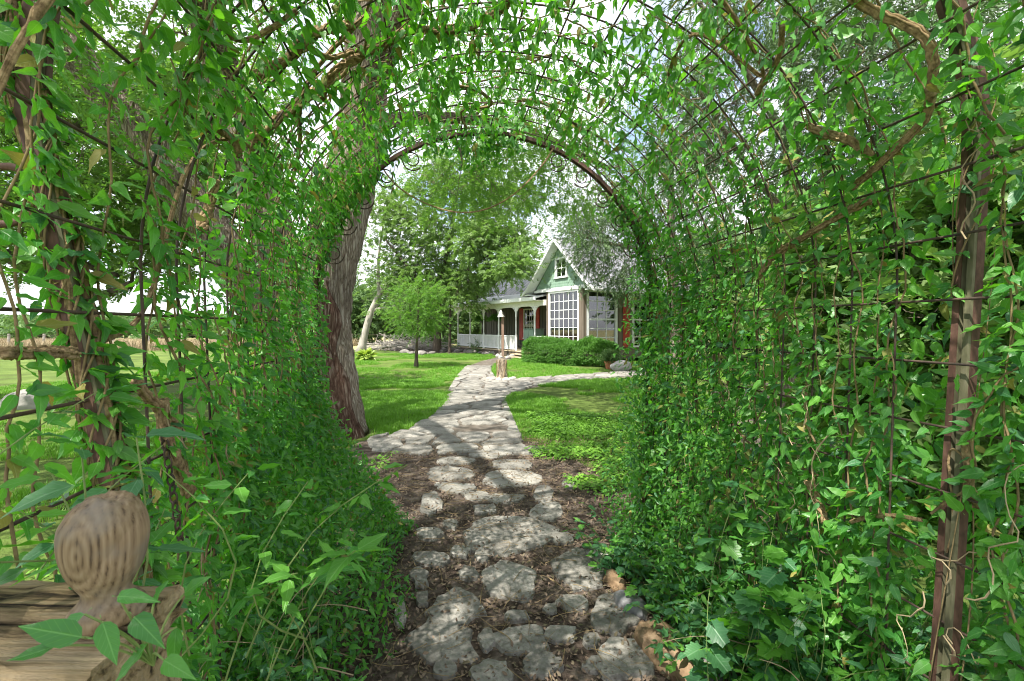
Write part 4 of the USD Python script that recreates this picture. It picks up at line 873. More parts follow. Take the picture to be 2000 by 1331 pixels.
for k, (lb, x, y, h, w, n) in enumerate([('bushy bright green tree pressing against the right wall of the arbor', 4.3, 4.6, 2.5, 1.7, 120), ('leafy green tree behind the rusty right post of the arbor', 5.0, 2.3, 3.0, 2.1, 140)]):
    tree('leafy_shrub', lb, 'oak', [([(x, y, 0), (x, y, 0.8), (x - 0.1, y, h * 0.8)], 0.07, 0.03), ([(x, y, 0.2), (x - 0.4, y - 0.2, 1.2), (x - 0.7, y - 0.2, h)], 0.05, 0.02), ([(x, y, 0.2), (x + 0.5, y + 0.2, 1.3), (x + 0.8, y + 0.3, h)], 0.05, 0.02)],
         [((x, y, h * 0.72), (w * 0.75, w, h * 0.62), n)], 'bark', 30, 0.3, 41 + k, clear=in_arbor, category='shrub')

# hedge: one mass of clipped leaves on woody stems
hg = thing('hedge', 'clipped leafy green hedge under the many-paned windows', 'hedge', (0, 0, 0))
h0, h1 = np.array([0.62, 22.75]), np.array([4.35, 20.15])
ax = (h1 - h0) / np.linalg.norm(h1 - h0); nx_ = np.array([ax[1], -ax[0]]); LH = np.linalg.norm(h1 - h0)
r = np.random.default_rng(8); n = 13000
s = r.uniform(0, LH, n); th = r.uniform(-0.75, math.pi + 0.75, n); dp = r.uniform(0.75, 1.0, n) ** 0.5
lump = 1 + 0.62 * (meshkit.fbm(np.c_[s * 1.5, np.cos(th) * 1.2, np.sin(th) * 1.2], 3, 5) - 0.5) * 2
endf = np.minimum(1, np.minimum(s, LH - s) / 0.45) ** 0.45
hw, hh = 0.52 * lump * dp * endf, 0.56 * lump * dp * (0.55 + 0.45 * endf)
ex = 0.7
cx = np.sign(np.cos(th)) * np.abs(np.cos(th)) ** ex * hw; cz = 0.46 + np.sign(np.sin(th)) * np.abs(np.sin(th)) ** ex * hh * 0.98
Pn = np.c_[h0 + s[:, None] * ax + cx[:, None] * nx_, np.maximum(cz, 0.03)]
out = unit(np.c_[cx[:, None] * nx_, (cz - 0.5)[:, None]])
instancer(hg + '/foliage', [(m, M['box'], False) for m in SPR['box']], Pn, frames(unit(out + r.normal(0, 0.45, (n, 3)) + [0, 0, 0.3]), unit(out + r.normal(0, 0.4, (n, 3)) + [0, 0, 0.6])), r.uniform(0.8, 1.3, n), r.integers(0, 3, n))
bm = []
for k in range(70):
    b0 = h0 + ax * r.uniform(0.2, LH - 0.2)
    bm.append(tube(spline([(b0[0], b0[1], 0), (b0[0] + r.normal(0, .1), b0[1] + r.normal(0, .1), 0.4), (b0[0] + r.normal(0, .3), b0[1] + r.normal(0, .3), 0.85)], 4), [0.02, 0.014, 0.009, 0.004], 4))
part(hg, 'stems', cat(bm), M['bark_dark'], kind='stuff')

# flower bed along the porch, rocks, hosta, brush pile
r = np.random.default_rng(55)
for k, (u, v, s, lb) in enumerate([(873, 684, 0.55, 'low green shrub under the left end of the porch railing'), (905, 686, 0.5, 'dark leafy plant at the foot of the porch, second from the left'), (938, 690, 0.7, 'loose pale green shrub below the middle of the porch railing'), (957, 688, 0.5, 'small bushy plant just left of the lamp post')]):
    b0 = gnd(u, v)
    sh = thing('bed_shrub', lb, 'shrub', tuple(b0))
    n = 260
    d = unit(np.c_[r.normal(size=(n, 2)), np.abs(r.normal(size=n))])
    instancer(sh + '/foliage', [(sprig(np.random.default_rng(9), 10, 0.3, 0.08), M['far'], False)], d * r.uniform(0.1, s, (n, 1)) * [1, 1, 1.1], frames(d + r.normal(0, 0.3, (n, 3)), unit(r.normal(0, .4, (n, 3)) + [0, 0, 1])), r.uniform(0.7, 1.3, n), np.zeros(n, int))
    part(sh, 'stem', cat([tube([(0, 0, 0), (0.2 * math.cos(a), 0.2 * math.sin(a), 0.5)], [0.012, 0.005], 4) for a in (0, 2, 4)]), M['bark_dark'])
for k in range(26):
    u = 790 + k * 7.2 + r.normal(0, 2); v = 690 + 3.2 * math.sin(k * 0.35) + r.normal(0, 0.6)
    sz = r.uniform(0.12, 0.26)
    top('edging_stone', rock(g3(u, v, sz * 0.35), (sz * 1.3, sz, sz * 0.75), 120 + k, k, 2), M['bed_rock'], 'rough pale stone, ' + ORD[k] + ' from the left in the row edging the flower bed', 'stone', True, 'stones edging the flower bed')
top('dry_ground', poly_sheet(Polygon([(3.0, 6.0), (5.0, 5.4), (9.0, 7.0), (9.5, 13.0), (7.5, 14.5), (5.0, 12.5), (3.4, 9.0)]), 0.025, 0.05, 13, 0.4), M['pathbed'], kind='structure')
top('flower_bed', poly_sheet(Polygon([gnd(u, v)[:2] for u, v in [(745, 683), (800, 691), (880, 694), (970, 697), (985, 690), (960, 684), (850, 680), (760, 676)]]), 0.02, 0.05, 12, 0.4), M['soil'], kind='structure')
ho = thing('hosta', 'yellow-green clump of broad hosta leaves beside the big trunk', 'plant', tuple(gnd(714, 704)))
n = 150; az = r.uniform(0, 6.28, n); el = r.uniform(-0.1, 1.2, n)
d = np.stack([np.cos(az) * np.cos(el), np.sin(az) * np.cos(el), np.sin(el)], 1)
instancer(ho + '/leaves', [(leaf_mesh(W=0.5, droop=0.35, ts=(0.2, 0.45, 0.75), ws=(0.7, 1, 0.6)), M['hosta'], True)], d * [0.36, 0.36, 0.30] * r.uniform(0.3, 1, (n, 1)) + [0, 0, 0.1], frames(d + [0, 0, -0.1], unit(r.normal(0, .3, (n, 3)) + [0, 0, 1] + d * 0.3)), r.uniform(0.22, 0.42, n), np.zeros(n, int))
bp = thing('brush_pile', 'heap of dead grey branches lying beyond the sunny lawn', 'brush pile', tuple(gnd(800, 684)))
bm = []
for k in range(240):
    c = np.array([r.normal(0, 1.6), r.normal(0, 0.7), 0]); c[2] = abs(r.normal(0, 0.42)) * math.exp(-(c[0] / 2.4) ** 2) + 0.05
    d = unit(np.array([r.normal(0, 1), r.normal(0, 0.6), r.normal(0, 0.25)])) * r.uniform(0.4, 1.5)
    bm.append(tube(spline([c - d, c + r.normal(0, 0.08, 3), c + d], 4), np.linspace(r.uniform(0.015, 0.05), 0.008, 4), 4))
part(bp, 'branches', cat(bm), M['bark_pale'], kind='stuff')
for k in range(5):
    c = np.array([-1.6 + 0.8 * k, r.normal(0, 0.4), 0.2 + 0.1 * (k % 2)])
    part(bp, 'log', tube(spline([c - [1.1, 0.2, 0.05], c, c + [1.0, 0.15, 0.15]], 6), np.linspace(0.11, 0.05, 6), 8), M['bark_pale'], True)

# trees far behind: single trees along the edge of the clearing, woods beyond
fb = [(-19, 52, 6.5, 3.6), (-15.5, 48, 5.0, 3.0), (-12.5, 56, 8.5, 4.2), (-8.5, 50, 6.0, 3.2), (-5.0, 58, 9.0, 4.5), (-1.0, 52, 7.5, 4.0), (3.5, 55, 9.5, 4.6), (9, 44, 8.0, 4.0), (14, 36, 8.5, 4.2), (13, 24, 7.0, 3.6), (11.5, 15, 6.0, 3.0)]
fl = ['round grey-green tree at the far left end of the clearing', 'low bushy tree beyond the yellow hosta', 'tall tree behind the brush pile', 'broad low tree behind the sapling', 'tall tree far behind the porch end', 'tree just showing above the porch roof', 'tall tree hidden behind the cottage', 'tree behind the cedar to the right of the house', 'tree seen high through the right wall of the arbor', 'tree behind the two cedars on the right', 'broad tree filling the gaps of the right wall']
for k, ((x, y, h, w), lb) in enumerate(zip(fb, fl)):
    tree('background_tree', lb, 'far', [([(x, y, 0), (x + 0.1, y, h * 0.4), (x, y, h * 0.85)], 0.05 * w + 0.05, 0.06)], [((x, y, h * 0.6), (w, w * 0.8, h * 0.42), int(30 + 10 * w)), ((x, y, h * 0.28), (w * 0.9, w * 0.7, h * 0.22), int(12 + 4 * w))], 'bark_pale' if k % 3 == 0 else 'bark_dark', 26, 0.62, 300 + k, scale=1.6, sides=7, twigs=1, clear=(lambda P: in_arbor(P)) if y < 16 else None)

# hills with woods at the left, an old wire fence, distant bush line
X = np.linspace(-600, 500, 56); Y = np.linspace(110, 800, 30)
G = np.stack(np.meshgrid(X, Y), -1)
Zh = np.interp(G[..., 1], [110, 170, 300, 520, 800], [-0.5, 0.6, 3.0, 10.0, 12]) * (0.85 + 0.35 * meshkit.fbm(np.concatenate([G * 0.008, G[..., :1] * 0], -1), 3, 8))
a = (np.arange(29)[:, None] * 56 + np.arange(55)[None]).ravel()
top('hills', (np.c_[G.reshape(-1, 2), Zh.ravel()], np.stack([a, a + 1, a + 57, a + 56], 1)), M['hill'], smooth=True, kind='structure')
blob = trimesh.creation.icosphere(2); bv = np.array(blob.vertices)
bv = bv * (1 + 0.5 * (meshkit.fbm(bv * 2.4 + 5, 3, 3) - 0.5))[:, None]
r = np.random.default_rng(77); n = 5200
Pw = np.c_[r.uniform(-560, 300, n), 70 + 520 * r.uniform(0, 1, n) ** 1.3]
Pw = Pw[(np.abs(Pw[:, 0]) < Pw[:, 1] * 1.3) & (Pw[:, 1] > 62)]
zg = np.interp(Pw[:, 1], [110, 170, 300, 520, 800], [0.0, 0.6, 3.0, 9.0, 12])
n = len(Pw); sz = r.uniform(1.2, 2.6, n) * np.interp(Pw[:, 1], [60, 130, 300], [0.8, 1.1, 1.6])
tw = thing('woods', 'distant scrubby woodland covering the low hills beyond the hayfield', 'woods', kind='stuff')
clump = [(cat([((sprig(np.random.default_rng(400 + q), 16, 0.9, 0.42, 0.6)[0]) @ Rotation.random(random_state=q * 50 + k).as_matrix().T + unit(np.random.default_rng(q * 99 + k).normal(size=3)) * [0.8, 0.8, 0.6], sprig(np.random.default_rng(400 + q), 16, 0.9, 0.42, 0.6)[1]) for k in range(26)]), M['far'], False) for q in range(3)]
instancer(tw + '/trees', clump, np.c_[Pw, zg + sz * 0.55], rz_mats(r.uniform(0, 6.28, n)), np.c_[sz * 1.2, sz * 1.2, sz], r.integers(0, 3, n))
hr, r = scatter(3500, -60, -14, 34, 46, 88, 1.0, None)
instancer('/World/tall_grass', [(grass_tuft(np.random.default_rng(4), 18, 0.55, 0.22, 0.012), M['straw'], False)], np.c_[hr, np.zeros(len(hr)) - 0.02], rz_mats(r.uniform(0, 6.28, len(hr))), r.uniform(0.6, 1.3, len(hr)), np.zeros(len(hr), int), label='dry straw-coloured tall grass along the far fence')
tag('/World/tall_grass', cat='tall grass')
fe = thing('field_fence', 'old wire fence on wooden posts across the far field', 'fence', (0, 0, 0))
fx = [(-44 + 2.6 * k, 37 + 0.12 * k) for k in range(14)]
for x, y in fx:
    part(fe, 'post', tube([(x, y, -0.05), (x + 0.03, y, 1.15)], [0.09, 0.08], 7), M['bark_pale'])
for z in (0.35, 0.7, 1.05):
    part(fe, 'wire', tube([(x, y - 0.09, z) for x, y in fx], 0.01, 4), M['wire'])

# ------------------------------------------------------------------ the arbor: steel arches, wire mesh, scrolls
RW, HS, LEG_IN = 1.23, 1.83, 0.07
LLEG = HS; LARC = math.pi * RW; LTOT = 2 * LLEG + LARC
def prof(s):
    """Point (a, z) of the arch and its unit normal towards the inside, at the distance s along it from the foot of the left leg."""
    s = np.asarray(s, float)
    th = math.pi - (s - LLEG) / RW
    a = np.where(s < LLEG, -(RW - LEG_IN * (1 - s / LLEG)), np.where(s > LLEG + LARC, RW - LEG_IN * (s - LLEG - LARC) / LLEG, RW * np.cos(th)))
    z = np.where(s < LLEG, s, np.where(s > LLEG + LARC, LTOT - s, HS + RW * np.sin(th)))
    na = np.where(s < LLEG, 1.0, np.where(s > LLEG + LARC, -1.0, -np.cos(th)))
    nz = np.where((s < LLEG) | (s > LLEG + LARC), 0.0, -np.sin(th))
    return a, z, na, nz
def arb(a, b, z):
    a, b, z = np.broadcast_arrays(np.asarray(a, float), np.asarray(b, float), np.asarray(z, float))
    return np.stack([(A0 + a) * AR[0] + b * AD[0], (A0 + a) * AR[1] + b * AD[1], z], -1)
def on_arch(s, b, off=0.0):              # off: towards the inside
    a, z, na, nz = prof(s)
    return arb(a + na * off, b, z + nz * off)
def inward(s):
    a, z, na, nz = prof(s)
    return np.stack([na * AR[0], na * AR[1], nz], -1)
def hit(u, v, off=0.0):                  # the point of the arch's surface behind a pixel of the photograph
    d = np.array([(u - 1000) / F, 1.0, -(v - HOR) / F])
    t = np.linspace(0.3, 6, 3000)
    P = np.array([0, 0, EYE]) + t[:, None] * d
    a, b, z = arb_of(P)
    w = RW - LEG_IN * np.clip(1 - z / HS, 0, 1) - off
    ins = np.where(z < HS, np.abs(a) < w, a * a + (z - HS) ** 2 < (RW - off) ** 2)
    k = int(np.argmax(~ins))
    return P[k]

B0, B1 = 1.30, 3.46
AB = thing('arbor', 'rusty steel and wire garden arbor arching over the stone path', 'arbor', (0, 0, 0))
def sweep(section, S, b, off=0.0):
    """Sweeps a closed section (x along the arbor, y towards the inside) along the arch."""
    sec = np.asarray(section, float); n, m = len(S), len(sec)
    P, N = on_arch(S, b, off), inward(S)
    v = P[:, None] + sec[None, :, :1] * np.r_[AD, 0] + sec[None, :, 1:] * N[:, None]
    i, j = np.meshgrid(np.arange(n - 1), np.arange(m), indexing='ij')
    q = np.stack([i * m + j, i * m + (j + 1) % m, (i + 1) * m + (j + 1) % m, (i + 1) * m + j], -1).reshape(-1, 4)
    return v.reshape(-1, 3), q
SA = np.r_[np.linspace(-0.1, LLEG, 10), np.linspace(LLEG, LLEG + LARC, 42)[1:], np.linspace(LLEG + LARC, LTOT + 0.1, 10)[1:]]
chan = [(-0.032, 0.0), (-0.032, 0.030), (-0.010, 0.032), (-0.007, 0.010), (0.007, 0.010), (0.010, 0.032), (0.032, 0.030), (0.032, 0.0)]
def post_a(side, z):                     # the two front posts lean outwards
    return -(0.93 + 0.20 * z) if side < 0 else 1.157 + 0.075 * z
th_ = np.linspace(math.pi, 0, 30)[1:-1]
front = np.array([(post_a(-1, z), z) for z in np.linspace(-0.1, 2.15, 12)] + [(-0.015 + 1.345 * math.cos(t), 2.2 + 1.25 * math.sin(t)) for t in th_] + [(post_a(1, z), z) for z in np.linspace(2.15, -0.1, 12)])
def sweep_front(section):
    T = np.gradient(front, axis=0); T /= np.linalg.norm(T, axis=1, keepdims=True)
    N = np.c_[T[:, 1], -T[:, 0]]
    P = arb(front[:, 0], B0, front[:, 1]); N3 = np.c_[N[:, :1] * AR, N[:, 1]]
    sec = np.asarray(section, float); n, m = len(P), len(sec)
    v = P[:, None] + sec[None, :, :1] * np.r_[AD, 0] + sec[None, :, 1:] * N3[:, None]
    i, j = np.meshgrid(np.arange(n - 1), np.arange(m), indexing='ij')
    return v.reshape(-1, 3), np.stack([i * m + j, i * m + (j + 1) % m, (i + 1) * m + (j + 1) % m, (i + 1) * m + j], -1).reshape(-1, 4)
part(AB, 'arch', sweep_front(chan), M['rust'], label='front arch of rusty channel steel')
part(AB, 'channel_strip', sweep_front([(-0.031, 0.0302), (-0.027, 0.034), (-0.013, 0.035), (-0.0102, 0.0322), (-0.0068, 0.0107), (0.0068, 0.0107), (0.009, 0.0300), (0.004, 0.0130), (-0.004, 0.0130), (-0.0075, 0.0305), (-0.012, 0.0385), (-0.028, 0.0375)]), M['channel'])
for b in (B1,):
    k = part(AB, 'arch', sweep([(x * (1.0 if b < 2 else 0.8), y * (1 if b < 2 else 0.8)) for x, y in chan], SA, b), M['rust'], label='front arch of rusty channel steel' if b < 2 else 'rear arch of rusty channel steel')
    part(AB, 'channel_strip', sweep([(-0.0065, 0.0105), (-0.0065, 0.0135), (0.0065, 0.0135), (0.0065, 0.0105)] if b > 2 else [(-0.031, 0.0302), (-0.027, 0.034), (-0.013, 0.035), (-0.0102, 0.0322), (-0.0068, 0.0107), (0.0068, 0.0107), (0.009, 0.0322)][:5] + [(-0.008, 0.0105)], SA, b), M['channel'])
hoops = [B0 + 0.187 * k for k in range(1, 12)]
for b in hoops:
    part(AB, 'hoop', tube(on_arch(SA, b, 0.012), 0.0042, 6), M['wire'], True)
SL = np.r_[np.arange(0.25, LTOT - 0.2, 0.205)]
for s in SL:
    part(AB, 'rod', tube(np.array([on_arch(s, b, 0.004) for b in (0.75, 1.4, 2.1, 2.8, 3.5)]), 0.0042, 6), M['wire'], True)
def scroll(s0, b, sgn, off, R=0.105, turns=1.55):
    """A C-scroll of bent rod lying in the plane of an arch."""
    t = np.linspace(0, 1, 34)
    ang = t * turns * 2 * math.pi
    r = R * (1 - 0.66 * t)
    x = r * np.cos(ang + 1.2) * sgn; y = r * np.sin(ang + 1.2)
    P0, N0 = on_arch(s0, b, off), inward(s0)
    T = on_arch(s0 + 0.01, b) - on_arch(s0 - 0.01, b); T /= np.linalg.norm(T)
    return P0 + x[:, None] * T + y[:, None] * N0
for s in np.arange(LLEG + 0.35, LTOT - LLEG - 0.30, 0.235):
    mid = abs(s - LTOT / 2)
    if mid < 0.45:
        continue
    sg = 1 if s < LTOT / 2 else -1
    part(AB, 'scroll', tube(scroll(s, B1, sg, 0.085, 0.075), 0.0042, 6), M['wire'], True)
    part(AB, 'scroll', tube(scroll(s + 0.1, B1, -sg, -0.07, 0.06), 0.0042, 6), M['wire'], True)
for z in (1.72, 2.02):                   # what is left of the scrollwork outside the left front post
    t_ = np.linspace(0, 1, 30); an = 2.0 + t_ * 8.2; rr_ = 0.10 * (1 - 0.62 * t_)
    part(AB, 'scroll', tube(arb(post_a(-1, z) - 0.13 + rr_ * np.cos(an), B0, z + 0.25 + rr_ * np.sin(an)), 0.009, 7), M['rust'], True)

# chain hanging on the left wall
ch = thing('chain', 'short dark chain hanging inside the left wall wires', 'chain', tuple(hit(312, 800, 0.02)))
for k in range(16):
    m = trimesh.creation.torus(0.0105, 0.0028, major_sections=12, minor_sections=5)
    v = np.array(m.vertices) * [1, 1.5, 1]; v = v[:, [0, 2, 1]]
    if k % 2:
        v = v[:, [1, 0, 2]]
    part(ch, 'link', (v + [0.004 * k, 0, -0.0255 * k], m.faces), M['wire'], True)

# ------------------------------------------------------------------ climbing vines on the arbor
r = np.random.default_rng(3)
def vine_path(b, s0, s1, n=60, wob=0.03, lean=0.0, off=0.012, tw=0.014):
    S = np.linspace(s0, s1, n)
    ph = r.uniform(0, 6.28)
    w = np.cumsum(r.normal(0, 0.012, n)); w -= np.linspace(w[0], w[-1], n) * 0.7
    bb = b + wob * np.sin(S * 2.1 + ph) + w * 0.5 + lean * (S - s0) + tw * np.cos(S * 14 + ph)
    return on_arch(S, bb, off + tw * np.sin(S * 14 + ph)), S, bb
def nodes(P, spacing):
    d = np.r_[0, np.cumsum(np.linalg.norm(np.diff(P, axis=0), axis=1))]
    q = np.arange(r.uniform(0, spacing), d[-1], spacing)
    q = np.clip(q + r.normal(0, spacing * 0.2, len(q)), 0, d[-1])
    X = np.stack([np.interp(q, d, P[:, k]) for k in range(3)], 1)
    T = unit(np.stack([np.interp(q, d, np.gradient(P[:, k], d + np.arange(len(d)) * 1e-9)) for k in range(3)], 1))
    return X, T, q / d[-1]
def pair_leaves(X, T, N, size, grav=0.55, out=0.35, jit=0.28):
    """Opposite pairs of leaves at the nodes X of a stem with tangents T; N points to the light side."""
    n = len(X)
    side = unit(np.cross(T, N) + r.normal(0, 0.15, (n, 3)))
    alt = (np.arange(n) % 2 == 0)[:, None]
    side = np.where(alt, side, unit(side * 0.45 + N * 0.9))
    P, D, NN, S = [], [], [], []
    for sg in (1, -1):
        sd = side * sg
        sd = np.where(~alt & (sg < 0), unit(np.cross(T, N) * -0.8 + N * 0.5), sd)
        d = unit(sd + N * out + [0, 0, -grav] + r.normal(0, jit, (n, 3)))
        sz = size * r.uniform(0.65, 1.25, n)
        P.append(X + d * (0.16 * sz)[:, None]); D.append(d)
        NN.append(unit(N * 0.75 + [0, 0, 0.75] + r.normal(0, 0.35, (n, 3)) - d * 0.1)); S.append(sz)
    return np.vstack(P), np.vstack(D), np.vstack(NN), np.concatenate(S)

def s_of(P):                             # distance along the arch of a point near it
    a, b, z = arb_of(P)
    th = np.arctan2(z - HS, a)
    return np.where(z < HS, np.where(a < 0, np.maximum(z, 0), LTOT - np.maximum(z, 0)), LLEG + RW * (math.pi - th)), b

def build_vine(name, label, paths, fill, stems, size=0.063, spacing=0.046, thin=None, light=0.05, most=300, mats=None, seedling_r=0.0045):
    t = thing(name, label, 'climbing vine', tuple(paths[0][0][0]))
    o = paths[0][0][0]
    P, D, N, S = [], [], [], []
    for p in paths:
        pts = p[0]; rad = p[1] if len(p) > 1 else seedling_r
        part(t, 'stem', (lambda m: (m[0] - o, m[1]))(tube(pts, np.linspace(rad, rad * 0.5, len(pts)), 5)), M['twig'] if rad < 0.012 else M['vine_bark'], True)
        X, T, q = nodes(pts, p[2] if len(p) > 2 else spacing)
        ss, bb = s_of(X)
        n_ = inward(ss) * 0.8 + r.normal(0, 0.2, X.shape)
        a_, d_, c_, z_ = pair_leaves(X, T, unit(n_), size)
        P.append(a_); D.append(d_); N.append(c_); S.append(z_)
    for X, n_, sz in fill:
        m = len(X)
        d = unit(n_ * r.uniform(-0.1, 0.7, (m, 1)) + r.normal(0, 0.55, (m, 3)) + [0, 0, -0.5])
        P.append(X); D.append(d); N.append(unit(n_ * 0.7 + [0, 0, 0.7] + r.normal(0, 0.38, (m, 3)))); S.append(sz * r.uniform(0.65, 1.25, m))
    for pts, rad in stems:
        part(t, 'woody_stem', (lambda m: (m[0] - o, m[1]))(woody(pts, rad)), M['vine_bark'], True)
    P, D, N, S = map(lambda x: np.concatenate(x), (P, D, N, S))
    if thin is not None:
        k = thin(P); P, D, N, S = P[k], D[k], N[k], S[k]
    # the pipe of the rear arch stays bare on both shoulders
    ss, bb = s_of(P)
    k = ~((bb > 3.26) & (bb < 3.75) & ((np.abs(ss - 3.07) < 0.20) | (np.abs(ss - 4.47) < 0.30)) & (r.uniform(size=len(P)) < 0.92))
    P, D, N, S = P[k], D[k], N[k], S[k]
    # nothing grows into the lens or hides the view through the arch
    u, v = pix(P); a, b, z = arb_of(P)
    ok = ~((np.linalg.norm(P - [0, 0, EYE], axis=1) < 0.42))
    P, D, N, S = P[ok], D[ok], N[ok], S[ok]
    mats = mats or [M['vine']] * 9 + [M['vine_light']] * 5 + [M['creeper']] * 2 + [M['vine']] * 6 + [M['vine_light']] * 4 + [M['vine_old']]
    emit_at(t, o, P, frames(D, N), S, r.integers(0, 5 * len(mats), len(P)), mats, most)
    return t
def woody(pts, rad):
    p = spline(pts, max(12, 7 * len(pts)))
    n = len(p); k = np.arange(n)
    p = p + r.normal(0, rad * 0.10, p.shape)
    d = np.r_[0, np.cumsum(np.linalg.norm(np.diff(p, axis=0), axis=1))]
    t = unit(np.gradient(p, axis=0)); a = unit(np.cross(t, [0.31, 0.2, 0.93])); b = np.cross(t, a)
    ms = [tube(p, rad * 0.72 * (1 + 0.10 * np.sin(k * 0.9) + r.normal(0, 0.05, n)), 8)]
    for q_ in range(5):                      # bark ridges and strands winding round the stem
        ph = q_ * 1.257 + r.normal(0, 0.3) + d * r.uniform(2.0, 7.0)
        o_ = rad * r.uniform(0.55, 0.78)
        ms.append(tube(p + o_ * (np.cos(ph)[:, None] * a + np.sin(ph)[:, None] * b), rad * r.uniform(0.22, 0.42) * (1 + r.normal(0, 0.12, n)), 5))
    return cat(ms)
def emit_at(owner, o, P, R, S, idx, mats, most, shapes=None):
    shapes = shapes or LEAVES
    u, v = pix(P)
    ok = (P[:, 1] > 0.15) & (u > -20) & (u < 2020) & (v > -20) & (v < 1350)
    size = np.where(ok, S / np.maximum(P[:, 1], 0.1), 0)
    first = np.argsort(-size)[:most]; first = first[size[first] > 0]
    k = len(shapes)
    for i in first:
        m, f, st = shapes[idx[i] % k]
        part(owner, 'leaf', ((R[i] @ (m * S[i]).T).T + P[i] - o, f, st), mats[(idx[i] // k) % len(mats)], True)
    rest = np.setdiff1d(np.arange(len(P)), first)
    if len(rest):
        protos = [(s, mt, True) for mt in mats for s in shapes]
        instancer(owner + '/foliage', protos, P[rest] - o, R[rest], S[rest], idx[rest] % len(protos))

def wall_fill(n, s0, s1, b0, b1, dens, depth=(-0.05, 0.08), size=0.062, seed=1):
    q = np.random.default_rng(seed)
    S_, b_ = q.uniform(s0, s1, n), q.uniform(b0, b1, n)
    nn = meshkit.fbm(np.stack([S_ * 2.3, b_ * 3.2, S_ * 0 + seed], -1), 3, seed)
    k = q.uniform(size=n) < dens(S_, b_, nn)
    S_, b_ = S_[k], b_[k]
    return on_arch(S_, b_, q.uniform(*depth, len(S_))), inward(S_), size
HB = [B0] + hoops

# left wall: dense, spilling inwards at its foot
lp = []
for b in [0.98, 1.14] + HB:
    for k in range(3 if b > 2.6 else (2 if b > 2.0 else 1)):
        p, S_, bb = vine_path(b + r.normal(0, 0.02), 0.0, r.uniform(2.2, 3.1), 54, 0.03, r.normal(0, 0.02))
        lp.append((p,))
for k in range(16):                       # stems that wander across the wires
    b = r.uniform(1.5, 3.4); s0 = r.uniform(0.2, 1.6)
    lp.append((vine_path(b, s0, s0 + r.uniform(0.7, 1.5), 30, 0.08, r.normal(0, 0.3), 0.04, 0.02)[0],))
def dl(s, b, n):
    gap = np.exp(-((b - 1.46) / 0.13) ** 2) * ((s > 1.0) & (s < 1.75))
    return np.clip((0.25 + 0.9 * (n - 0.32) * 1.6) * np.interp(s, [0, 1.0, 1.5, 2.0, 2.6], [1, 0.85, 0.36, 0.24, 0.17]) * np.interp(b, [1.4, 2.0, 3.0], [0.6, 0.85, 1.1]), 0, 1) * (1 - 0.93 * gap) * np.where(b < 1.36, np.where((s > 1.0) & (s < 1.9), 0.10, 0.4), 1)
fills = [wall_fill(27000, 0.0, 2.6, 0.95, 3.52, dl, (-0.14, 0.05), 0.056, 61)]
q = np.random.default_rng(62); n = 8200   # the skirt that bulges onto the path
bb = q.uniform(1.9, 4.05, n); zz = q.uniform(0, 1.25, n) * np.clip((4.3 - bb) / 1.0, 0.25, 1); bul = (0.56 * (1 - zz / 1.3) ** 1.15) * np.clip((bb - 1.7) / 0.9, 0.25, 1)
af = q.uniform(0, 1, n) ** 0.55 * bul * (0.75 + 0.5 * meshkit.noise(np.stack([bb * 3, zz * 3, zz * 0], -1), 5))
fills.append((arb(-1.17 + af, bb, zz * (0.85 + 0.3 * q.uniform(size=n))), np.tile(np.r_[AR, 0.4], (n, 1)), 0.050))
lst = [([hit(u, v, 0.03) for u, v in [(318, 780), (326, 850), (346, 905), (372, 965)]], 0.022), ([hit(u, v, 0.02) for u, v in [(262, 745), (300, 790), (345, 830)]], 0.014),
       ([hit(u, v, 0.02) for u, v in [(0, 692), (60, 690), (120, 688), (150, 690)]], 0.014), ([hit(u, v, 0.02) for u, v in [(418, 350), (410, 400), (392, 450)]], 0.018), ([hit(u, v, 0.03) for u, v in [(585, 660), (600, 760), (625, 860)]], 0.02)]
build_vine('climbing_vine', 'dense green vine smothering the left wall of the arbor down to the path', lp, fills, lst)

# right wall: leaves hang in columns along the wires
rp = []
for b in [0.98, 1.12] + hoops:
    for k in range(3 if b > 2.6 else 2):
        rp.append((vine_path(b + r.normal(0, 0.018), LTOT, LTOT - r.uniform(2.2, 3.2), 54, 0.02, 0.0)[0],))
for k in range(12):
    b = r.uniform(1.2, 3.4); s0 = LTOT - r.uniform(0.1, 1.5)
    rp.append((vine_path(b, s0, s0 - r.uniform(0.6, 1.4), 30, 0.07, r.normal(0, 0.3), 0.03, 0.02)[0],))
def dr(s, b, n):
    h = LTOT - s
    base = np.interp(h, [0, 0.9, 1.5, 2.2, 2.8], [0.95, 0.70, 0.42, 0.30, 0.20]) * np.clip((n - 0.36) * 4.5, 0.05, 1)
    far_ = np.interp(b, [1.0, 1.16, 1.20, 1.40, 1.44, 1.8, 2.6, 3.0, 3.5], [1.2, 1.1, 0.08, 0.08, 1.0, 0.9, 0.55, 0.8, 1.1])
    return np.clip(base * far_, 0, 1)
fills = [wall_fill(16000, LTOT - 2.6, LTOT, 0.9, 3.55, dr, (-0.12, 0.07), 0.064, 71)]
fills.append((*wall_fill(5200, LTOT - 3.0, LTOT - 0.5, 0.95, 3.2, lambda s, b, n: np.clip((n - 0.35) * 4, 0.1, 1) * np.interp(b, [1, 2.2, 3.2], [1, 0.8, 0.35]), (-0.60, -0.14), 0.085, 73)[:2], 0.082))
q = np.random.default_rng(72); n = 4200
bb = q.uniform(2.3, 3.85, n); zz = 2.1 * q.uniform(0, 1, n) ** 1.6; af = -0.06 + q.uniform(0, 1, n) ** 0.7 * 0.38 * (1 - zz / 2.3) * (0.5 + meshkit.noise(np.stack([bb * 3.5, zz * 2, zz * 0], -1), 9))
fills.append((arb(1.17 - af, bb, zz), np.tile(np.r_[-AR, 0.4], (n, 1)), 0.050))
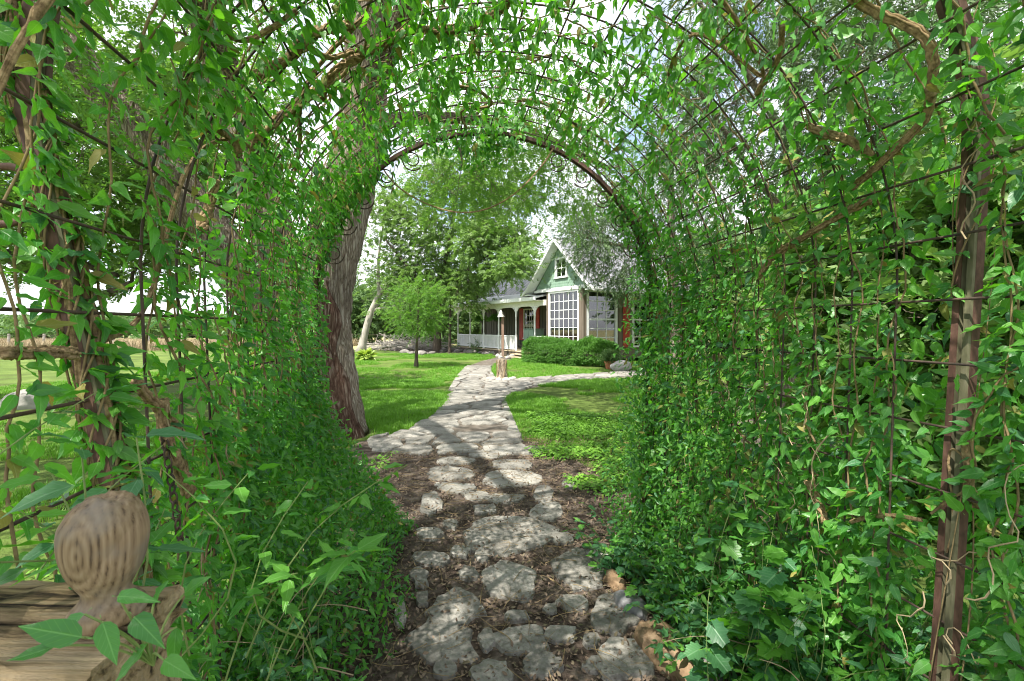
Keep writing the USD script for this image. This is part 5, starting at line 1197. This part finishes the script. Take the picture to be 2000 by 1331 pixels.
rst = [([hit(u, v, 0.02) for u, v in [(1660, -10), (1720, 30), (1785, 58), (1816, 95), (1818, 165), (1800, 240), (1775, 265), (1735, 305), (1665, 368)]], 0.016),
       ([hit(u, v, 0.02) for u, v in [(1480, 545), (1505, 508), (1545, 478), (1585, 455), (1650, 415), (1700, 390)]], 0.017),
       ([hit(u, v, 0.02) for u, v in [(1578, 940), (1600, 985), (1612, 1022)]], 0.017), ([hit(u, v, 0.02) for u, v in [(1662, 1020), (1700, 1010), (1740, 1008), (1800, 1016)]], 0.009),
       ([hit(u, v, 0.02) for u, v in [(1478, 185), (1500, 150), (1522, 110), (1528, 50)]], 0.013), ([hit(u, v, 0.02) for u, v in [(1575, 248), (1615, 262), (1660, 276), (1702, 305)]], 0.016),
       ([hit(u, v, 0.01) for u, v in [(1440, 840), (1480, 880), (1540, 905), (1600, 930)]], 0.006), ([hit(u, v, 0.0) for u, v in [(1890, 900), (1868, 880), (1862, 1000), (1850, 1080)]], 0.004)]
build_vine('climbing_vine', 'vine hanging in leafy columns along the wires of the right wall', rp, fills, rst, mats=[M['vine']] * 13 + [M['vine_light']] * 13 + [M['creeper'], M['creeper'], M['vine_old']])

# overhead: brighter, thinner, lit from above
op = []
for b in [0.98, 1.14] + HB:
    c = LTOT / 2
    for k in range(1):
        op.append((vine_path(b + r.normal(0, 0.02), 2.3, c + r.uniform(-0.4, 0.5), 50, 0.03, 0.0, 0.0)[0], 0.004, 0.044))
    op.append((vine_path(b + r.normal(0, 0.02), LTOT - 2.2, c + r.uniform(0.0, 0.6), 40, 0.03, 0.0, 0.0)[0], 0.004, 0.048))
for k in range(12):
    s0 = r.uniform(2.2, 4.2); b = r.uniform(1.2, 3.2)
    op.append((vine_path(b, s0, s0 + r.uniform(0.5, 1.2), 26, 0.1, r.normal(0, 0.5), 0.02, 0.02)[0], 0.004, 0.05))
for k in range(130):
    s0 = 2.3 + 2.6 * r.beta(1.3, 1.7); b = r.uniform(1.2, 3.5)
    h = on_arch(s0, b); L_ = r.uniform(0.08, 0.30)
    op.append((np.stack([h + [0.02 * math.sin(q_ * 5), 0.02 * math.cos(q_ * 4 + k), -L_ * q_] for q_ in np.linspace(0, 1, 8)]), 0.002, 0.030))
def do(s, b, n):
    base = np.interp(s, [2.2, 3.0, 3.9, 4.4, 5.2], [0.24, 0.40, 0.46, 0.28, 0.24])
    return np.clip(base * np.clip((n - 0.36) * 4.0, 0.04, 1.1), 0, 1) * np.where(b > 3.2, 1.25, 1)
fills = [wall_fill(21000, 2.2, 5.35, 0.95, 3.55, do, (-0.13, 0.08), 0.055, 81)]
q = np.random.default_rng(82); n = 240    # a tuft hanging from the crown of the rear arch
fills.append((on_arch(q.normal(LTOT / 2 - 0.08, 0.10, n), q.normal(3.45, 0.05, n), 0.02) - np.c_[np.zeros((n, 2)), q.uniform(0, 0.24, n)], np.tile([0.0, -0.8, 0.3], (n, 1)), 0.055))
ost = [([hit(u, v, 0.0) for u, v in [(1010, -15), (945, 38), (880, 58), (815, 58), (770, 75), (740, 92), (700, 110), (655, 150), (610, 185), (545, 232), (490, 272)]], 0.022),
       ([hit(u, v, 0.0) for u, v in [(498, 152), (535, 130), (572, 108), (590, 78), (640, 58), (690, 45)]], 0.020), ([hit(u, v, 0.02) for u, v in [(415, 246), (440, 262), (460, 285), (466, 305)]], 0.014),
       ([hit(u, v, 0.03) for u, v in [(585, 78), (620, 105), (655, 112), (690, 100)]], 0.012), ([hit(u, v, 0.04) for u, v in [(700, 110), (665, 130), (640, 160), (625, 195)]], 0.017),
       ([hit(u, v, 0.0) for u, v in [(860, 30), (870, 60), (868, 95)]], 0.010), ([hit(u, v, -0.02) for u, v in [(1010, 195), (1070, 205), (1120, 240), (1160, 265)]], 0.013),
       ([hit(u, v, 0.0) for u, v in [(900, 25), (930, 60), (935, 120)]], 0.008)]
for k in range(16):
    s0 = r.uniform(2.0, 4.6); b = r.uniform(1.1, 3.2); n_ = 5
    ss_ = s0 + np.cumsum(r.normal(0.0, 0.16, n_)) + np.linspace(0, r.choice([-1, 1]) * r.uniform(0.3, 0.9), n_)
    ost.append((list(on_arch(ss_, b + np.linspace(0, r.uniform(-0.8, 0.8), n_) + r.normal(0, 0.05, n_), r.uniform(-0.03, 0.05))), r.uniform(0.005, 0.010)))
la = [at(u, v, 3.52) for u, v in [(735, 255), (752, 335), (795, 378), (850, 405), (905, 416), (955, 407), (1003, 380), (1040, 345), (1068, 310), (1080, 290)]]
ost.append((la, 0.0065))
build_vine('climbing_vine', 'sunlit vine with twisted woody stems over the roof of the arbor', op, fills, ost, mats=[M['vine']] * 9 + [M['vine_light']] * 15 + [M['vine_old']])

q = np.random.default_rng(85)
def wrapped(n, s0, s1, w):
    S_ = q.uniform(s0, s1, n); c = q.uniform(0, 6.28, n); rr_ = w * q.uniform(0.2, 1, n) ** 0.6
    return on_arch(S_, B1 + rr_ * np.cos(c) * 0.8, rr_ * np.sin(c)), inward(S_) * 0.4 + np.array([0, -0.8, 0.2]), 0.050
wf = [wrapped(1050, 0, 2.75, 0.085), wrapped(1500, LTOT - 2.7, LTOT, 0.13), wrapped(420, 3.25, 4.0, 0.13), wrapped(160, LTOT - 3.3, LTOT - 2.7, 0.07), wrapped(150, 2.75, 3.25, 0.07)]
build_vine('climbing_vine', 'thick leafy vine wrapping the legs and crown of the rear arch', [(on_arch(np.linspace(0, 2.9, 40), B1 + 0.05, 0.03),), (on_arch(np.linspace(LTOT, LTOT - 2.9, 40), B1 + 0.05, 0.03),)], wf, [])

# posts wrapped in vine at the front: long drooping leaves up the left post, a few round the right one
def wrap(side, z0, z1, n, rad, turns, ph):
    z = np.linspace(z0, z1, n); c = ph + (z - z0) * turns
    return arb(np.array([post_a(side, k) for k in z]) + rad * np.cos(c) - side * 0.012, B0 + rad * np.sin(c), z)
pp = [(wrap(-1, 0.3, 2.7, 64, 0.040, 7 + k, k * 1.3), 0.004, 0.052) for k in range(8)]
wd = [(wrap(-1, 0.0, 2.5, 9, 0.026, 3.0, k * 1.6), 0.012) for k in range(4)]
build_vine('climbing_vine', 'vine with large pointed leaves twining up the left front post', pp, [], wd, size=0.072, most=290)
pp = [(wrap(1, 1.75, 2.7, 44, 0.040, 8, k * 2.1), 0.003, 0.10) for k in range(2)] + [(wrap(1, 0.1, 2.2, 44, 0.05, 2.5, 3.5), 0.003, 0.30), (wrap(1, 0.1, 1.9, 44, 0.055, 1.5, 2.5), 0.0025, 0.5)]
build_vine('climbing_vine', 'thin pale vine stems winding round the rusty right front post', pp, [], [], size=0.065, most=200)
dw = [at(u, v, 1.49) for u, v in [(1884, 868), (1888, 895), (1895, 925), (1893, 950), (1905, 975), (1912, 1003)]]
top('driftwood', (lambda p: tube(p, [0.009, 0.012, 0.0105, 0.013, 0.0135, 0.008], 9))(np.array(dw)), M['vine_bark'], 'bleached crooked stick wired to the rusty right post', 'stick', True)

# ------------------------------------------------------------------ undergrowth at the foot of the walls
def bushy(name, label, spots, size, mats, shapes, seed, hgt, most=300, catg='plant', lean=(0, 0, 0), per=9, t0=0.2):
    q = np.random.default_rng(seed)
    t = thing(name, label, catg, (*spots[0][:2], 0)); o = np.array([*spots[0][:2], 0.0])
    P, D, N, S, st_ = [], [], [], [], []
    for x, y, h in spots:
        e = np.array([x, y, 0]) + np.array([q.normal(0, 0.12), q.normal(0, 0.12), h]) + np.asarray(lean) * h
        g0 = 0.72 * h if t0 > 0.5 else 0.0
        p = spline([(x, y, g0), (x * 0.5 + e[0] * 0.5 + q.normal(0, .07), y * 0.5 + e[1] * 0.5 + q.normal(0, .07), h * (0.6 if t0 < 0.5 else 0.87)), e + [q.normal(0, .06), q.normal(0, .06), 0]], 7)
        st_.append(tube(p - o, np.linspace(0.0022, 0.0011, 7), 4))
        m = per
        tt = np.linspace(t0, 1, m)
        X = np.stack([np.interp(tt, np.linspace(0, 1, 7), p[:, k]) for k in range(3)], 1)
        for sg in (1, -1):
            az = q.uniform(0, 6.28) + np.arange(m) * 1.57 + (sg < 0) * math.pi
            d = unit(np.stack([np.cos(az), np.sin(az), q.normal(-0.12, 0.28, m)], 1))
            P.append(X + d * 0.012); D.append(d); N.append(unit(np.c_[q.normal(0, .3, (m, 2)), np.ones(m)] + d * 0.15)); S.append(size * q.uniform(0.6, 1.25, m))
    part(t, 'stems', cat(st_), M['stemgreen'], kind='stuff')
    P, D, N, S = map(np.concatenate, (P, D, N, S))
    ok = np.linalg.norm(P - [0, 0, EYE], axis=1) > 0.42
    P, D, N, S = P[ok], D[ok], N[ok], S[ok]
    emit_at(t, o, P, frames(D, N), S, q.integers(0, len(shapes) * len(mats), len(P)), mats, most, shapes)
    return t
q = np.random.default_rng(90)
def spots(n, a0, a1, b0, b1, h0, h1, keep=None):
    a, b = q.uniform(a0, a1, n), q.uniform(b0, b1, n)
    w = arb(a, b, 0)
    h = q.uniform(h0, h1, n)
    out = [(x, y, z) for (x, y, _), z, aa, bb in zip(w, h, a, b) if keep is None or keep(aa, bb)]
    return out
bushy('undergrowth', 'lush leafy undergrowth filling the left foreground beside the path', spots(330, -1.75, -0.72, 0.75, 2.6, 0.25, 0.75, lambda a, b: a < -0.88 - 0.10 * abs(math.sin(b * 4))), 0.054, [M['creeper'], M['vine'], M['creeper'], M['vine_light']], LEAVES, 91, 0.6, per=11)
bushy('creeper', 'creeping plant with greyish leaves over the rocks at the right of the path', spots(250, 0.70, 1.25, 1.45, 3.3, 0.08, 0.32, lambda a, b: a > 0.80 + 0.07 * math.sin(b * 5) - 0.10 * max(0, b - 2.6)), 0.058, [M['creeper'], M['creeper'], M['vine_light']], LEAVES + [lobed_leaf()], 92, 0.3, catg='plant')
bushy('undergrowth', 'tangled leafy plants crowding the foot of the right wall', spots(260, 0.95, 1.75, 0.9, 2.6, 0.25, 0.8, lambda a, b: not (a < 1.35 and abs(b - 1.27) < 0.24)), 0.058, [M['creeper'], M['vine'], M['vine_light']], LEAVES + [lobed_leaf()], 93, 0.6, per=11)
bushy('lobed_plant', 'tall pale green plant with toothed lobed leaves at the lower right', [(*at(u, v, 2.0)[:2], at(u, v, 2.0)[2]) for u, v in [(1390, 960), (1420, 1000), (1470, 1020), (1440, 1080), (1500, 1090), (1480, 1150)]], 0.085, [M['vine_light'], M['creeper']], [lobed_leaf()], 94, 0.9, per=8)
bushy('near_sprigs', 'bright young leafy shoots reaching up near the wooden finial', [(*at(u, v, Y)[:2], at(u, v, Y)[2]) for u, v, Y in [(330, 930, 0.95), (370, 925, 1.0), (480, 960, 1.05), (560, 975, 1.1), (600, 960, 1.15), (300, 950, 0.9), (520, 1050, 1.1), (420, 1090, 1.0), (620, 1070, 1.2)]], 0.06, [M['vine_light'], M['vine_light'], M['vine']], LEAVES, 95, 0.9, per=6, t0=0.60)
bushy('near_leaves', 'large dark soft-edged leaves close to the camera at the left edge', [(*at(u, v, Y)[:2], at(u, v, Y)[2]) for u, v, Y in [(40, 820, 0.62), (90, 860, 0.66), (20, 900, 0.6), (120, 930, 0.7), (160, 930, 0.75), (60, 980, 0.7), (30, 1080, 0.8), (90, 1060, 0.85)]], 0.06, [M['vine'], M['creeper']], LEAVES, 96, 0.9, per=5, t0=0.60)
# dead pale vine strands hanging in the walls
ds = []
for k in range(70):
    s0 = LTOT - q.uniform(0.1, 1.9) if k % 5 < 3 else q.uniform(0.1, 1.6)
    b = q.uniform(1.0, 3.2) if k % 5 < 3 else q.uniform(1.5, 3.3)
    m = 9
    bb = b + np.cumsum(q.normal(0, 0.035, m)); ss = s0 + np.linspace(0, q.uniform(-0.5, 0.5), m) + q.normal(0, 0.02, m)
    ds.append(tube(spline(on_arch(np.clip(ss, 0, LTOT), bb, q.uniform(0.0, 0.07) + np.cumsum(q.normal(0, 0.008, m))), 16), np.linspace(0.0028, 0.0012, 16), 4))
for k in range(60):
    x = arb(q.uniform(0.8, 1.3), q.uniform(1.0, 2.2), q.uniform(0.02, 0.4)) if k % 2 else arb(q.uniform(-1.2, -0.95), q.uniform(1.4, 2.8), q.uniform(0.05, 0.5))
    d = unit(q.normal(size=3) * [1, 1, 0.5]) * q.uniform(0.15, 0.4)
    ds.append(tube(spline([x - d, x + [0, 0, 0.08], x + d], 9), np.linspace(0.003, 0.001, 9), 4))
dv = thing('dead_vines', 'pale dry vine strands tangled low in both walls of the arbor', 'dead vines', (0, 0, 0), kind='stuff')
part(dv, 'strands', cat(ds), M['straw'])

# ------------------------------------------------------------------ wooden gate post with its finial
gp_ = thing('gate_post', 'weathered timber gate post and rails with a turned wooden finial', 'gate post', (-0.468, 0.555, 0))
zt = 1.318
prf = [(0, 0.152), (0.014, 0.153), (0.024, 0.149), (0.033, 0.144), (0.0405, 0.132), (0.0465, 0.120), (0.0490, 0.105), (0.0485, 0.090), (0.0455, 0.074), (0.0400, 0.058), (0.0335, 0.046), (0.0285, 0.038), (0.0265, 0.032), (0.028, 0.027), (0.033, 0.021), (0.041, 0.013), (0.0440, 0.005), (0.041, -0.002), (0, -0.002)]
fv, ff = lathe(spline([(a, b) for a, b in prf], 60), 48)
fv[:, 0] = np.where(np.abs(fv[:, 0]) < 1e-4, 0, fv[:, 0])
top_ = np.clip((fv[:, 2] - 0.118) / 0.03, 0, 1)
fv = fv + np.c_[np.zeros((len(fv), 2)), (0.030 * fv[:, 0] * 6 * 0 + 0.018 * (meshkit.fbm(np.c_[fv[:, :2] * 60, fv[:, 2:] * 0], 3, 4) - 0.6)) * top_ + 0.02 * fv[:, 0] * top_]
fv = fv * (1 + 0.02 * (meshkit.fbm(fv * 30, 3, 9) - 0.5))[:, None]
tl = math.radians(2.5)                     # it leans a little
fv = fv * [0.86, 0.86, 0.91]
fv = fv @ np.array([[math.cos(tl), 0, math.sin(tl)], [0, 1, 0], [-math.sin(tl), 0, math.cos(tl)]])
part(gp_, 'finial', (fv + [0.004, 0, zt + 0.002], ff), M['finial'], 50)
def plank(x0, x1, y0, y1, z0, z1, seed, nx=26, ny=6):
    """A hewn, split board with an uneven top and worn ends."""
    q = np.random.default_rng(seed)
    X = np.linspace(x0, x1, nx); tt = np.linspace(0, 2 * np.pi, 20, endpoint=False)
    v = []
    for x in X:
        c, s = np.cos(tt), np.sin(tt)
        yy = (y0 + y1) / 2 + (y1 - y0) / 2 * np.sign(c) * np.abs(c) ** 0.35
        zz = (z0 + z1) / 2 + (z1 - z0) / 2 * np.sign(s) * np.abs(s) ** 0.35
        d = 0.024 * (meshkit.fbm(np.stack([np.full(20, x * 12), yy * 110, zz * 110], -1), 4, seed) - 0.5)
        v.append(np.stack([np.full(20, x) + 0.004 * (x in (x0, x1)) * q.normal(size=20), yy + d, zz + d], -1))
    v = np.vstack(v); i, j = np.meshgrid(np.arange(nx - 1), np.arange(20), indexing='ij')
    f = np.stack([i * 20 + j, i * 20 + (j + 1) % 20, (i + 1) * 20 + (j + 1) % 20, (i + 1) * 20 + j], -1).reshape(-1, 4)
    n = len(v); v = np.vstack([v, [[x0, (y0 + y1) / 2, (z0 + z1) / 2], [x1, (y0 + y1) / 2, (z0 + z1) / 2]]])
    f3 = np.vstack([f[:, [0, 1, 2]], f[:, [0, 2, 3]], [[n, (k + 1) % 20, k] for k in range(20)], [[n + 1, (nx - 1) * 20 + k, (nx - 1) * 20 + (k + 1) % 20] for k in range(20)]])
    return v, f3
part(gp_, 'post', bevel_box(-0.045, 0.052, -0.070, 0.060, 0.0, zt - 0.046, 0.006), M['weathered'])
part(gp_, 'rail', plank(-0.62, 0.036, 0.002, 0.085, zt - 0.045, zt - 0.003, 2, 60), M['weathered'], 40)
part(gp_, 'rail', plank(-0.62, 0.050, -0.085, -0.004, zt - 0.050, zt - 0.008, 3, 60), M['weathered'], 40)
part(gp_, 'rail', plank(-0.62, 0.044, -0.082, -0.003, zt - 0.110, zt - 0.058, 4, 60), M['weathered'], 40)
q = np.random.default_rng(98)
fs = thing('finial_sprig', 'few dark vine leaves lying across the base of the wooden finial', 'plant', tuple(at(330, 1330, 0.5)))
fo = at(330, 1330, 0.5)
tips = [(165, 1200, 0.455, -2.3), (230, 1165, 0.46, 0.2), (200, 1215, 0.45, -1.1), (110, 1262, 0.44, -2.8), (262, 1205, 0.46, -0.7), (300, 1180, 0.50, 1.2), (345, 1225, 0.50, -1.5), (160, 1245, 0.44, 2.6), (290, 1255, 0.47, -2.0), (320, 1290, 0.46, -0.4), (360, 1160, 0.52, 0.9)]
base = at(300, 1300, 0.48)
part(fs, 'stem', cat([tube(spline([base, (base + at(u, v, Y)) / 2 + [0, -0.004, 0.012], at(u, v, Y)], 7) - fo, 0.0011, 4) for u, v, Y, a in tips]), M['stemgreen'])
for k, (u, v, Y, a) in enumerate(tips):
    Rl = frames(np.array([[math.cos(a), -0.25, math.sin(a) * 0.7]]), unit(np.array([[q.normal(0, .25), -0.65, 0.75]])))[0]
    m, f, st = LEAVES[k % 5]
    part(fs, 'leaf', ((Rl @ (m * q.uniform(0.036, 0.052)).T).T + at(u, v, Y) - fo, f, st), M['vine'], True)
